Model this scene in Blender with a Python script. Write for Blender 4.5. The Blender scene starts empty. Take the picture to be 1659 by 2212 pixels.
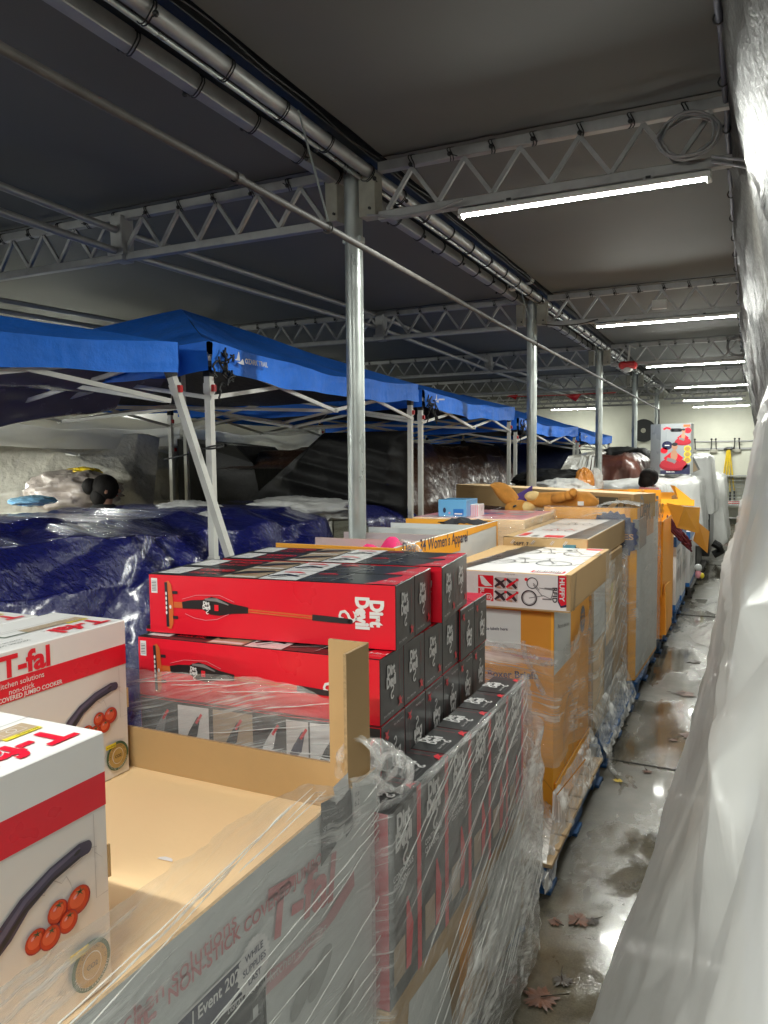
import bpy, math, random
from mathutils import Vector, Matrix, noise
random.seed(7)
PI = math.pi
sc = bpy.context.scene
C = sc.collection

# ------------------------------------------------------------------ camera
F_, CX, CY, CH = 1660.0, 829.5, 1106.0, 1.95           # the photo seen at 1659 x 2212
YAW, PITCH, ROLL = math.radians(25.4), math.radians(-4.07), math.radians(0.6)
FWD = Vector((-math.sin(YAW)*math.cos(PITCH), math.cos(YAW)*math.cos(PITCH), math.sin(PITCH)))
_r0 = Vector((math.cos(YAW), math.sin(YAW), 0)); _u0 = _r0.cross(FWD)
RGT = math.cos(ROLL)*_r0 - math.sin(ROLL)*_u0
UPV = math.sin(ROLL)*_r0 + math.cos(ROLL)*_u0
cam = bpy.data.objects.new('camera', bpy.data.cameras.new('camera'))
C.objects.link(cam); sc.camera = cam
cam.data.sensor_fit = 'VERTICAL'; cam.data.sensor_height = 36
cam.data.lens = F_/2212*36; cam.data.clip_end = 200; cam.data.clip_start = .05
M3 = Matrix((RGT, UPV, -FWD)).transposed()
cam.matrix_world = Matrix.Translation((0, 0, CH)) @ M3.to_4x4()

def at(px, py, **k):                                   # a point of the photo on a real plane x=, y= or z=
    d = FWD + RGT*((px-CX)/F_) + UPV*((CY-py)/F_)
    (a, v), = k.items(); i = 'xyz'.index(a); o = Vector((0, 0, CH))
    return o + d*((v-o[i])/d[i])

# ------------------------------------------------------------------ world (night, open sides)
w = bpy.data.worlds.new('World'); sc.world = w; w.use_nodes = True
nt = w.node_tree; nt.nodes.clear()
bg = nt.nodes.new('ShaderNodeBackground'); ow = nt.nodes.new('ShaderNodeOutputWorld')
sky = nt.nodes.new('ShaderNodeTexSky'); sky.sky_type = 'NISHITA'; sky.sun_disc = False
sky.sun_elevation = math.radians(-4); sky.sun_rotation = math.radians(60)
nt.links.new(sky.outputs[0], bg.inputs[0]); bg.inputs[1].default_value = 0.05
nt.links.new(bg.outputs[0], ow.inputs[0])
LAMP = 230.0                                            # radiance of the LED battens
sc.view_settings.view_transform = 'Standard'; sc.view_settings.look = 'None'
sc.view_settings.exposure = 0.92; sc.view_settings.gamma = 1
sc.cycles.use_denoising = True
sc.cycles.max_bounces = 8; sc.cycles.transparent_max_bounces = 16
sc.cycles.diffuse_bounces = 4; sc.cycles.glossy_bounces = 4
sc.cycles.sample_clamp_indirect = 6
sc.cycles.caustics_reflective = False; sc.cycles.caustics_refractive = False

# ------------------------------------------------------------------ materials
def _nodes(name):
    m = bpy.data.materials.new(name); m.use_nodes = True
    n = m.node_tree; n.nodes.clear()
    return m, n, n.nodes.new('ShaderNodeOutputMaterial')
def _n(n, t, **k):
    x = n.nodes.new(t)
    for a, b in k.items():
        if hasattr(x, a): setattr(x, a, b)
    return x
def _noise(n, vec, scale, detail=4, rough=.55):
    x = n.nodes.new('ShaderNodeTexNoise'); x.inputs['Scale'].default_value = scale
    x.inputs['Detail'].default_value = detail; x.inputs['Roughness'].default_value = rough
    if vec: n.links.new(vec, x.inputs['Vector'])
    return x
def _map(n, src, scale=(1, 1, 1), rot=(0, 0, 0)):
    mp = n.nodes.new('ShaderNodeMapping'); mp.inputs['Scale'].default_value = scale
    mp.inputs['Rotation'].default_value = rot; n.links.new(src, mp.inputs['Vector']); return mp
def _ramp(n, fac, stops):
    r = n.nodes.new('ShaderNodeValToRGB'); e = r.color_ramp.elements
    while len(e) < len(stops): e.new(.5)
    for q, (p, c) in zip(e, stops):
        q.position = p; q.color = c if hasattr(c, '__len__') else (c, c, c, 1)
    n.links.new(fac, r.inputs[0]); return r
def c4(c): return (c[0], c[1], c[2], 1)
MATS = {}
def pm(name, col, rough=.5, metal=0, var=.08, vs=4, bump=.0, bs=80, coat=0, sub=0, rv=.0, stretch=(1, 1, 1), spec=.5):
    if name in MATS: return MATS[name]
    m, n, out = _nodes(name)
    b = n.nodes.new('ShaderNodeBsdfPrincipled'); n.links.new(b.outputs[0], out.inputs[0])
    tc = n.nodes.new('ShaderNodeTexCoord'); mp = _map(n, tc.outputs['Object'], stretch)
    nz = _noise(n, mp.outputs[0], vs, 5)
    a = tuple(max(0, x*(1-var)) for x in col); d = tuple(min(1, x*(1+var)) for x in col)
    r = _ramp(n, nz.outputs[0], [(.3, c4(a)), (.7, c4(d))]); n.links.new(r.outputs[0], b.inputs['Base Color'])
    b.inputs['Metallic'].default_value = metal
    rr = _ramp(n, nz.outputs[0], [(.35, max(0, rough-rv)), (.65, min(1, rough+rv))]); n.links.new(rr.outputs[0], b.inputs['Roughness'])
    b.inputs['Specular IOR Level'].default_value = spec
    if coat: b.inputs['Coat Weight'].default_value = coat; b.inputs['Coat Roughness'].default_value = .12
    if bump:
        nb = _noise(n, mp.outputs[0], bs, 4); bp = n.nodes.new('ShaderNodeBump'); bp.inputs['Strength'].default_value = bump
        bp.inputs['Distance'].default_value = .004; n.links.new(nb.outputs[0], bp.inputs['Height']); n.links.new(bp.outputs[0], b.inputs['Normal'])
    MATS[name] = m; return m

def paper(name, col, rough=.32, coat=.25): return pm(name, col, rough, var=.03, vs=2, bump=.12, bs=6, rv=.06, coat=coat)
RED = paper('red_print', (.72, .008, .025)); BLK = paper('black_print', (.013, .014, .015)); DGR = paper('dark_grey_print', (.035, .036, .036))
WHT = paper('white_print', (.74, .73, .72)); INK = paper('ink', (.02, .02, .025)); CREAM = paper('marble_print', (.70, .665, .64))
ORG = pm('orange_board', (.84, .37, .022), .5, var=.05, vs=3, bump=.1, bs=14)
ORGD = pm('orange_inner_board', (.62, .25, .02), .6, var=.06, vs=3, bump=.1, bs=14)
NAVY = paper('navy_print', (.02, .022, .065)); SEAL = paper('seal_print', (.055, .065, .13))
GRYP = pm('pale_grey_print', (.60, .62, .61), .45, var=.04, vs=3, bump=.1, bs=10)
TAN = paper('tan_print', (.42, .31, .2)); GOLD = paper('gold_print', (.42, .27, .08)); YEL = paper('yellow_print', (.75, .6, .03))
GRN = paper('green_print', (.03, .09, .05)); TOM = paper('tomato_print', (.55, .05, .02), .2); PLUM = paper('plum_print', (.05, .045, .085)); DKR = paper('dark_red_print', (.32, .006, .02))
PINKP = paper('pink_print', (.75, .3, .36)); BLUP = paper('blue_print', (.02, .16, .5)); LBL = paper('light_blue_print', (.13, .38, .66)); TEAL = paper('teal_print', (.05, .16, .2))
PGREY = paper('mid_grey_print', (.2, .2, .2)); ORL = paper('copper_print', (.6, .13, .03)); MAR = paper('marble_vein_print', (.47, .43, .42)); SKIN_P = paper('skin_print', (.45, .24, .15))
CARD = pm('corrugated_board', (.44, .285, .13), .75, var=.04, vs=3, bump=.12, bs=60)
CARDL = pm('corrugated_board_light', (.80, .57, .32), .7, var=.035, vs=2, bump=.1, bs=60)
EDGE = pm('board_edge', (.33, .22, .11), .85, var=.25, vs=120)
GALV = pm('galvanised_steel', (.40, .43, .41), .36, .55, var=.2, vs=9, bump=.05, bs=40, rv=.1, stretch=(1, 1, .4))
ALU = pm('aluminium', (.33, .33, .32), .48, .45, var=.14, vs=14, bump=.06, bs=50, rv=.1)
PLATE = pm('bracket_paint', (.3, .29, .235), .5, .1, var=.15, vs=12, bump=.1, bs=50)
BLACKM = pm('black_beam_paint', (.012, .012, .012), .45, var=.2)
WMET = pm('white_powder_coat', (.60, .60, .56), .35, var=.06, vs=12, bump=.05, bs=60)
BRUB = pm('black_rubber', (.01, .01, .01), .5, var=.2)
CEIL = pm('ceiling_membrane', (.118, .120, .108), .7, var=.07, vs=.8, bump=.1, bs=3)
WALLM = pm('painted_block_wall', (.56, .56, .47), .8, var=.06, vs=2, bump=1.0, bs=9)
CABLE = pm('grey_cable', (.25, .25, .25), .5)
BLUEW = pm('blue_pallet_paint', (.012, .07, .2), .55, var=.4, vs=9, bump=.5, bs=40, stretch=(4, 1, 4))
WOOD = pm('bare_pallet_wood', (.42, .3, .17), .75, var=.3, vs=6, bump=.5, bs=30, stretch=(6, 1, 6))
DWOOD = pm('dark_pallet_wood', (.06, .055, .05), .7, var=.3, vs=6, bump=.5, bs=30)
YELP = pm('yellow_handle', (.6, .42, .02), .4, var=.15, vs=20)
HAIR = pm('black_hair', (.010, .008, .007), .7, var=.4, vs=30, bump=.6, bs=80, stretch=(3, 3, .6), spec=.25)
SKIN = pm('skin', (.38, .2, .13), .5)
LEAFM = pm('wet_leaf', (.10, .034, .014), .42, var=.5, vs=25, bump=.3, bs=60, spec=.4)
LEAFD = pm('wet_dark_leaf', (.03, .02, .012), .4, var=.5, vs=25, bump=.3, bs=60, spec=.4)
def fabric(name, col, rough=.8): return pm(name, col, rough, var=.12, vs=20, bump=.5, bs=250)
PLUSH = fabric('tan_plush', (.62, .27, .05), .95); PLCR = fabric('cream_plush', (.85, .62, .28), .95)

def tarp(name, col, rough=.3, bump=.6, coat=.3, sc1=9, sc2=45, rv=.08, spec=.5):
    m, n, out = _nodes(name); b = n.nodes.new('ShaderNodeBsdfPrincipled'); n.links.new(b.outputs[0], out.inputs[0])
    tc = n.nodes.new('ShaderNodeTexCoord')
    n1 = _noise(n, tc.outputs['Object'], 2.5, 4); r = _ramp(n, n1.outputs[0], [(.3, c4([x*.8 for x in col])), (.7, c4([min(1, x*1.2) for x in col]))])
    n.links.new(r.outputs[0], b.inputs['Base Color'])
    mp = _map(n, tc.outputs['Object'], (1, 1.6, .8), (.4, .2, .5))
    a = _noise(n, mp.outputs[0], sc1, 3, .5); a.noise_type = 'RIDGED_MULTIFRACTAL' if hasattr(a, 'noise_type') else a.noise_type
    d = _noise(n, tc.outputs['Object'], sc2, 3, .6)
    v = n.nodes.new('ShaderNodeTexVoronoi'); v.inputs['Scale'].default_value = sc1*2.2; v.feature = 'SMOOTH_F1'
    n.links.new(tc.outputs['Object'], v.inputs['Vector'])
    ad = _n(n, 'ShaderNodeMath', operation='MULTIPLY_ADD'); n.links.new(d.outputs[0], ad.inputs[0]); ad.inputs[1].default_value = .6; n.links.new(a.outputs[0], ad.inputs[2])
    ad2 = _n(n, 'ShaderNodeMath', operation='MULTIPLY_ADD'); n.links.new(v.outputs[0], ad2.inputs[0]); ad2.inputs[1].default_value = .6; n.links.new(ad.outputs[0], ad2.inputs[2])
    bp = n.nodes.new('ShaderNodeBump'); bp.inputs['Strength'].default_value = bump; bp.inputs['Distance'].default_value = .012
    n.links.new(ad2.outputs[0], bp.inputs['Height']); n.links.new(bp.outputs[0], b.inputs['Normal'])
    rr = _ramp(n, d.outputs[0], [(.3, rough-rv), (.7, rough+rv)]); n.links.new(rr.outputs[0], b.inputs['Roughness'])
    b.inputs['Coat Weight'].default_value = coat; b.inputs['Coat Roughness'].default_value = .15; b.inputs['Specular IOR Level'].default_value = spec
    return m
TBLUE = tarp('blue_poly_tarp', (.010, .013, .115), .20, 1.0, .5, 13, 60, .08)
TBROWN = tarp('brown_poly_tarp', (.075, .038, .024), .32, .7)
TRUST = tarp('rust_poly_tarp', (.085, .03, .02), .35, .6)
TGREY = tarp('silver_poly_tarp', (.48, .46, .40), .30, 1.0, .2, 7, 30)
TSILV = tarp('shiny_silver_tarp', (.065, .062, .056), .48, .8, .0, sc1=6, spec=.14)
TBLACK = tarp('black_poly_tarp', (.014, .014, .014), .6, .4, 0, spec=.25)
CANB = tarp('blue_canopy_cloth', (.014, .19, .85), .65, .5, coat=0)
CANW = None
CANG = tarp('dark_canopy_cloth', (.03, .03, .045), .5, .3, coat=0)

def polysheet(name, tr=.12, wh=.8, rough=.3, bump=.35, sc1=5, tl_=.25, spec=.5):
    m, n, out = _nodes(name); b = n.nodes.new('ShaderNodeBsdfPrincipled')
    b.inputs['Base Color'].default_value = (wh, wh, wh*.97, 1); b.inputs['Roughness'].default_value = rough; b.inputs['Specular IOR Level'].default_value = spec
    tl = n.nodes.new('ShaderNodeBsdfTranslucent'); tl.inputs[0].default_value = (wh, wh, wh*.97, 1)
    tp = n.nodes.new('ShaderNodeBsdfTransparent')
    m1 = n.nodes.new('ShaderNodeMixShader'); m1.inputs[0].default_value = tl_; n.links.new(b.outputs[0], m1.inputs[1]); n.links.new(tl.outputs[0], m1.inputs[2])
    m2 = n.nodes.new('ShaderNodeMixShader'); n.links.new(m1.outputs[0], m2.inputs[1]); n.links.new(tp.outputs[0], m2.inputs[2]); m2.inputs[0].default_value = tr
    tc = n.nodes.new('ShaderNodeTexCoord'); a = _noise(n, _map(n, tc.outputs['Object'], (1, .5, .5), (.5, .3, .2)).outputs[0], sc1, 4, .5)
    d = _noise(n, tc.outputs['Object'], sc1*7, 2, .5)
    ad = _n(n, 'ShaderNodeMath', operation='MULTIPLY_ADD'); n.links.new(d.outputs[0], ad.inputs[0]); ad.inputs[1].default_value = .15; n.links.new(a.outputs[0], ad.inputs[2])
    bp = n.nodes.new('ShaderNodeBump'); bp.inputs['Strength'].default_value = bump; bp.inputs['Distance'].default_value = .03
    n.links.new(ad.outputs[0], bp.inputs['Height']); n.links.new(bp.outputs[0], b.inputs['Normal'])
    n.links.new(m2.outputs[0], out.inputs[0]); return m
PSHEET = polysheet('white_plastic_sheeting', .16, .58, .28, .35, 3, spec=.3)
CANW = polysheet('white_canopy_cloth', .0, .88, .6, .2, tl_=.6); PSHEET2 = polysheet('crumpled_white_plastic_sheeting', .1, .8, .25, .8, 9)
STRAND = polysheet('film_fold', .45, .95, .15, .1, 20, .3, spec=.9)
PCLEAR = polysheet('clear_wet_plastic', .45, .8, .08, 1.0, 14)

def film(name, ang=.5, lo=.08, hi=.6, dens=.5, sx=1.6, sy=45, tint=(.95, .96, .94), bump=1.0):
    """stretch wrap: see-through with whitish streaks along the direction of pull"""
    m, n, out = _nodes(name)
    uv = n.nodes.new('ShaderNodeTexCoord')
    mp0 = _map(n, uv.outputs['UV'], (1, 1, 1), (0, 0, ang)); mp = _map(n, mp0.outputs[0], (sx, sy, 1))
    wr = _noise(n, uv.outputs['UV'], 2.2, 2)
    vadd = n.nodes.new('ShaderNodeVectorMath'); vadd.operation = 'MULTIPLY_ADD'
    n.links.new(wr.outputs['Color'], vadd.inputs[0]); vadd.inputs[1].default_value = (1.2, 2.5, 0); n.links.new(mp.outputs[0], vadd.inputs[2])
    s1 = _noise(n, vadd.outputs[0], 1.0, 6, .65); big = _noise(n, uv.outputs['UV'], 3.0, 3)
    s2 = _noise(n, _map(n, mp0.outputs[0], (sx*.7, sy*.16, 1)).outputs[0], 1.0, 4, .6)
    ad = _n(n, 'ShaderNodeMath', operation='ADD'); n.links.new(s1.outputs[0], ad.inputs[0]); n.links.new(big.outputs[0], ad.inputs[1])
    ad3 = _n(n, 'ShaderNodeMath', operation='ADD'); n.links.new(ad.outputs[0], ad3.inputs[0]); n.links.new(s2.outputs[0], ad3.inputs[1])
    ml = _n(n, 'ShaderNodeMath', operation='MULTIPLY'); n.links.new(ad3.outputs[0], ml.inputs[0]); ml.inputs[1].default_value = .3333
    al = _ramp(n, ml.outputs[0], [(dens-.11, lo), (dens+.015, (lo+hi)*.36), (dens+.065, hi), (dens+.12, min(1, hi*1.25))])
    b = n.nodes.new('ShaderNodeBsdfPrincipled'); b.inputs['Base Color'].default_value = c4(tint)
    b.inputs['Roughness'].default_value = .14; b.inputs['Specular IOR Level'].default_value = 1.0
    bp = n.nodes.new('ShaderNodeBump'); bp.inputs['Strength'].default_value = bump; bp.inputs['Distance'].default_value = .006
    n.links.new(s1.outputs[0], bp.inputs['Height']); n.links.new(bp.outputs[0], b.inputs['Normal'])
    tp = n.nodes.new('ShaderNodeBsdfTransparent'); mx = n.nodes.new('ShaderNodeMixShader')
    n.links.new(al.outputs[0], mx.inputs[0]); n.links.new(tp.outputs[0], mx.inputs[1]); n.links.new(b.outputs[0], mx.inputs[2])
    gl = n.nodes.new('ShaderNodeBsdfGlossy'); gl.inputs['Roughness'].default_value = .12; n.links.new(bp.outputs[0], gl.inputs['Normal'])
    mx2 = n.nodes.new('ShaderNodeMixShader'); mx2.inputs[0].default_value = .08; n.links.new(mx.outputs[0], mx2.inputs[1]); n.links.new(gl.outputs[0], mx2.inputs[2])
    n.links.new(mx2.outputs[0], out.inputs[0]); return m
FILMA = film('wrap_film_diagonal', -.30, .06, .55, .52, 2.2, 70)
FILMT = film('wrap_film_thin', -.15, .05, .34, .52, 2.2, 60)
FILMP = film('wrap_film_panel', -.12, .10, .55, .52, 2.0, 75)
FILMS = film('wrap_film_skirt', .6, .22, .8, .49, 8, 26, bump=2.0)
FILMB = film('wrap_film_slanted', -.55, .08, .62, .52, 2.0, 80)
FILMH = film('wrap_film_level', .12, .05, .5, .5)
FILMC = film('wrap_film_creased', .35, .18, .7, .48, 3, 30, bump=1.2)
FILMX = film('wrap_film_crumpled', .9, .04, .62, .52, 14, 22, bump=2.2)

def floor_mat():
    m, n, out = _nodes('wet_concrete'); b = n.nodes.new('ShaderNodeBsdfPrincipled'); n.links.new(b.outputs[0], out.inputs[0])
    tc = n.nodes.new('ShaderNodeTexCoord'); o = tc.outputs['Object']
    big = _noise(n, _map(n, o, (1, .45, 1)).outputs[0], 1.3, 5, .6); fine = _noise(n, o, 120, 4, .7); mid = _noise(n, o, 9, 5, .65)
    wet = _ramp(n, big.outputs[0], [(.42, 0), (.58, 1)])
    c1 = _ramp(n, mid.outputs[0], [(.25, (.046, .040, .027, 1)), (.75, (.12, .106, .076, 1))])
    c2 = _ramp(n, fine.outputs[0], [(.3, .6), (.7, 1.25)])
    mu = n.nodes.new('ShaderNodeMix'); mu.data_type = 'RGBA'; mu.blend_type = 'MULTIPLY'; mu.inputs['Factor'].default_value = .8
    n.links.new(c1.outputs[0], mu.inputs['A']); n.links.new(c2.outputs[0], mu.inputs['B'])
    n.links.new(mu.outputs['Result'], b.inputs['Base Color'])
    r = _ramp(n, wet.outputs[0], [(0, .09), (1, .42)]); n.links.new(r.outputs[0], b.inputs['Roughness'])
    b.inputs['Specular IOR Level'].default_value = .7; b.inputs['Coat Weight'].default_value = .25; b.inputs['Coat Roughness'].default_value = .06
    h = _n(n, 'ShaderNodeMath', operation='MULTIPLY'); n.links.new(fine.outputs[0], h.inputs[0]); n.links.new(wet.outputs[0], h.inputs[1])
    h2 = _n(n, 'ShaderNodeMath', operation='MULTIPLY_ADD'); n.links.new(mid.outputs[0], h2.inputs[0]); h2.inputs[1].default_value = .8; n.links.new(h.outputs[0], h2.inputs[2])
    bp = n.nodes.new('ShaderNodeBump'); bp.inputs['Strength'].default_value = .6; bp.inputs['Distance'].default_value = .004
    n.links.new(h2.outputs[0], bp.inputs['Height']); n.links.new(bp.outputs[0], b.inputs['Normal']); return m
FLOORM = floor_mat()
def emis(name, s, col=(.975, 1, .925)):
    m, n, out = _nodes(name); e = n.nodes.new('ShaderNodeEmission'); e.inputs[0].default_value = c4(col); e.inputs[1].default_value = s
    n.links.new(e.outputs[0], out.inputs[0]); return m
LENS = emis('lit_led_lens', LAMP); LENS_FILL = emis('boosted_fill_lens', LAMP*2.6)  # second lens is boosted, for the fill battens added at the left

# ------------------------------------------------------------------ mesh building
_TXT = {}
def txt2d(s, off):
    k = (s, off)
    if k not in _TXT:
        cu = bpy.data.curves.new('t', 'FONT'); cu.body = s; cu.size = 1; cu.offset = off; cu.resolution_u = 3
        ob = bpy.data.objects.new('t', cu); C.objects.link(ob)
        dg = bpy.context.evaluated_depsgraph_get(); me = ob.evaluated_get(dg).to_mesh()
        vs = [(v.co.x, v.co.y) for v in me.vertices]; fs = [tuple(p.vertices) for p in me.polygons]
        ob.evaluated_get(dg).to_mesh_clear(); bpy.data.objects.remove(ob); bpy.data.curves.remove(cu)
        wd = max([v[0] for v in vs] or [1]); _TXT[k] = (vs, fs, wd)
    return _TXT[k]

class Fr:
    """a flat printed face: o = its lower left corner, u to the right, v up"""
    def __init__(s, o, u, v): s.o = Vector(o); s.u = Vector(u).normalized(); s.v = Vector(v).normalized(); s.n = s.u.cross(s.v)
    def p(s, a, b, k=0): return s.o + s.u*a + s.v*b + s.n*(.0012*k)
    def px(s, x, y):
        d = FWD + RGT*((x-CX)/F_) + UPV*((CY-y)/F_); o = Vector((0, 0, CH)); t = (s.o-o).dot(s.n)/d.dot(s.n); q = o+d*t-s.o
        return q.dot(s.u), q.dot(s.v)

class MB:
    def __init__(s): s.v = []; s.f = []; s.m = []; s.uv = []; s.mats = []
    def mi(s, m):
        if m not in s.mats: s.mats.append(m)
        return s.mats.index(m)
    def face(s, pts, m, uv=None):
        i = len(s.v); s.v += [Vector(p) for p in pts]; s.f.append(tuple(range(i, i+len(pts)))); s.m.append(s.mi(m)); s.uv.append(uv)
    def mesh(s, vs, fs, m):
        i = len(s.v); s.v += [Vector(p) for p in vs]; k = s.mi(m)
        for f in fs: s.f.append(tuple(i+j for j in f)); s.m.append(k); s.uv.append(None)
    def box(s, x0, x1, y0, y1, z0, z1, m, fm=None, r=0.0):
        fm = fm or {}
        if r <= 0:
            P = [(x, y, z) for x in (x0, x1) for y in (y0, y1) for z in (z0, z1)]
            for key, q in (('-x', (0, 1, 3, 2)), ('+x', (4, 6, 7, 5)), ('-y', (0, 4, 5, 1)), ('+y', (2, 3, 7, 6)), ('-z', (0, 2, 6, 4)), ('+z', (1, 5, 7, 3))):
                s.face([P[i] for i in q], fm.get(key, m))
            return
        a, b, c, d, e, g = x0+r, x1-r, y0+r, y1-r, z0+r, z1-r
        s.face([(x0, d, e), (x0, c, e), (x0, c, g), (x0, d, g)], fm.get('-x', m)); s.face([(x1, c, e), (x1, d, e), (x1, d, g), (x1, c, g)], fm.get('+x', m))
        s.face([(a, y0, e), (b, y0, e), (b, y0, g), (a, y0, g)], fm.get('-y', m)); s.face([(b, y1, e), (a, y1, e), (a, y1, g), (b, y1, g)], fm.get('+y', m))
        s.face([(a, d, z0), (b, d, z0), (b, c, z0), (a, c, z0)], fm.get('-z', m)); s.face([(a, c, z1), (b, c, z1), (b, d, z1), (a, d, z1)], fm.get('+z', m))
        em = fm.get('edge', m)
        for (xx, xi) in ((x0, a), (x1, b)):
            for (yy, yi) in ((y0, c), (y1, d)):
                q = [(xx, yi, e), (xi, yy, e), (xi, yy, g), (xx, yi, g)]; s.face(q if (xx == x0) == (yy == y0) else q[::-1], em)
            for (zz, zi) in ((z0, e), (z1, g)):
                q = [(xx, c, zi), (xx, d, zi), (xi, d, zz), (xi, c, zz)]; s.face(q[::-1] if (xx == x0) == (zz == z0) else q, em)
            for (yy, yi) in ((y0, c), (y1, d)):
                for (zz, zi) in ((z0, e), (z1, g)):
                    q = [(xx, yi, zi), (xi, yy, zi), (xi, yi, zz)]
                    s.face(q, em)
        for (yy, yi) in ((y0, c), (y1, d)):
            for (zz, zi) in ((z0, e), (z1, g)):
                q = [(a, yy, zi), (b, yy, zi), (b, yi, zz), (a, yi, zz)]; s.face(q if (yy == y0) == (zz == z1) else q[::-1], em)
    def tube(s, pts, r, m, seg=8, cap=True, closed=False):
        pts = [Vector(p) for p in pts]; n = len(pts); rr = r if hasattr(r, '__len__') else [r]*n; vs = []; fs = []; prev = None
        for i, p in enumerate(pts):
            t = (pts[(i+1) % n] - pts[i-1]) if (closed or 0 < i < n-1) else (pts[1]-pts[0] if i == 0 else pts[-1]-pts[-2])
            t.normalize()
            if prev is None:
                prev = t.cross(Vector((0, 0, 1)) if abs(t.z) < .9 else Vector((1, 0, 0))).normalized()
            a = (prev - t*prev.dot(t)).normalized(); b = t.cross(a); prev = a
            for k in range(seg): an = 2*PI*k/seg; vs.append(p + (a*math.cos(an)+b*math.sin(an))*rr[i])
        for i in range(n if closed else n-1):
            j = (i+1) % n
            for k in range(seg): l = (k+1) % seg; fs.append((i*seg+k, i*seg+l, j*seg+l, j*seg+k))
        if cap and not closed: fs.append(tuple(range(seg))[::-1]); fs.append(tuple((n-1)*seg+k for k in range(seg)))
        s.mesh(vs, fs, m)
    def bar(s, p0, p1, w, h, m, up=(0, 0, 1)):
        p0, p1 = Vector(p0), Vector(p1); t = (p1-p0).normalized(); a = t.cross(Vector(up))
        if a.length < 1e-4: a = t.cross(Vector((1, 0, 0)))
        a.normalize(); b = a.cross(t); a *= w/2; b *= h/2
        vs = [p+x for p in (p0, p1) for x in (-a-b, a-b, a+b, -a+b)]
        s.mesh(vs, [(0, 1, 2, 3)[::-1], (4, 5, 6, 7), (0, 1, 5, 4), (1, 2, 6, 5), (2, 3, 7, 6), (3, 0, 4, 7)], m)
    def ball(s, c, r, m, nu=14, nv=9, f=None):
        c = Vector(c); rr = r if hasattr(r, '__len__') else (r, r, r); vs = []; fs = []
        for j in range(nv+1):
            th = PI*j/nv
            for i in range(nu):
                ph = 2*PI*i/nu; d = Vector((math.sin(th)*math.cos(ph), math.sin(th)*math.sin(ph), math.cos(th))); k = f(d) if f else 1
                vs.append(c+Vector((d.x*rr[0]*k, d.y*rr[1]*k, d.z*rr[2]*k)))
        for j in range(nv):
            for i in range(nu): l = (i+1) % nu; fs.append((j*nu+i, (j+1)*nu+i, (j+1)*nu+l, j*nu+l))
        s.mesh(vs, fs, m)
    def lathe(s, c, prof, m, seg=16):
        c = Vector(c); vs = [c+Vector((r*math.cos(2*PI*k/seg), r*math.sin(2*PI*k/seg), z)) for r, z in prof for k in range(seg)]
        s.mesh(vs, [(i*seg+k, i*seg+(k+1) % seg, (i+1)*seg+(k+1) % seg, (i+1)*seg+k) for i in range(len(prof)-1) for k in range(seg)], m)
    def grid(s, fn, nu, nv, m, amp=None, uvs=(1, 1)):
        """fn(u,v)->point, amp(u,v,point)->push along the normal; UV in metres if uvs are lengths"""
        P = [[Vector(fn(i/nu, j/nv)) for i in range(nu+1)] for j in range(nv+1)]
        if amp:
            Q = [[None]*(nu+1) for _ in range(nv+1)]
            for j in range(nv+1):
                for i in range(nu+1):
                    du = P[j][min(i+1, nu)]-P[j][max(i-1, 0)]; dv = P[min(j+1, nv)][i]-P[max(j-1, 0)][i]
                    nn = du.cross(dv)
                    if nn.length > 1e-9: nn.normalize()
                    Q[j][i] = P[j][i]+nn*amp(i/nu, j/nv, P[j][i])
            P = Q
        o = len(s.v); k = s.mi(m)
        for row in P: s.v += row
        for j in range(nv):
            for i in range(nu):
                a = o+j*(nu+1)+i; s.f.append((a, a+1, a+nu+2, a+nu+1)); s.m.append(k)
                s.uv.append([((i+x)/nu*uvs[0], (j+y)/nv*uvs[1]) for x, y in ((0, 0), (1, 0), (1, 1), (0, 1))])
    # --- printing on faces
    def rect(s, fr, a0, b0, a1, b1, m, k=1): s.face([fr.p(a0, b0, k), fr.p(a1, b0, k), fr.p(a1, b1, k), fr.p(a0, b1, k)], m)
    def poly(s, fr, pts, m, k=1): s.face([fr.p(a, b, k) for a, b in pts], m)
    def ell(s, fr, a, b, ra, rb, m, k=1, n=20, t=0, st=0):
        s.face([fr.p(a+(ra*math.cos(q)*math.cos(t)-rb*math.sin(q)*math.sin(t))*(1-st*(i % 2)), b+(ra*math.cos(q)*math.sin(t)+rb*math.sin(q)*math.cos(t))*(1-st*(i % 2)), k) for i, q in ((i, 2*PI*i/n) for i in range(n))], m)
    def rib(s, fr, pts, w, m, k=1, closed=False):
        pts = [Vector((a, b)) for a, b in pts]; n = len(pts); L = []; R_ = []
        ww = w if hasattr(w, '__len__') else [w]*n
        for i, p in enumerate(pts):
            t = (pts[(i+1) % n]-pts[i-1]) if (closed or 0 < i < n-1) else (pts[1]-pts[0] if i == 0 else pts[-1]-pts[-2])
            if t.length < 1e-9: t = Vector((1, 0))
            t.normalize(); q = Vector((-t.y, t.x))*ww[i]/2; L.append(p+q); R_.append(p-q)
        for i in range(n if closed else n-1):
            j = (i+1) % n; s.face([fr.p(*R_[i], k), fr.p(*R_[j], k), fr.p(*L[j], k), fr.p(*L[i], k)], m)
    def ring(s, fr, a, b, r, w, m, k=1, n=20, ry=None): s.rib(fr, [(a+r*math.cos(2*PI*i/n), b+(ry or r)*math.sin(2*PI*i/n)) for i in range(n)], w, m, k, True)
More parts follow.
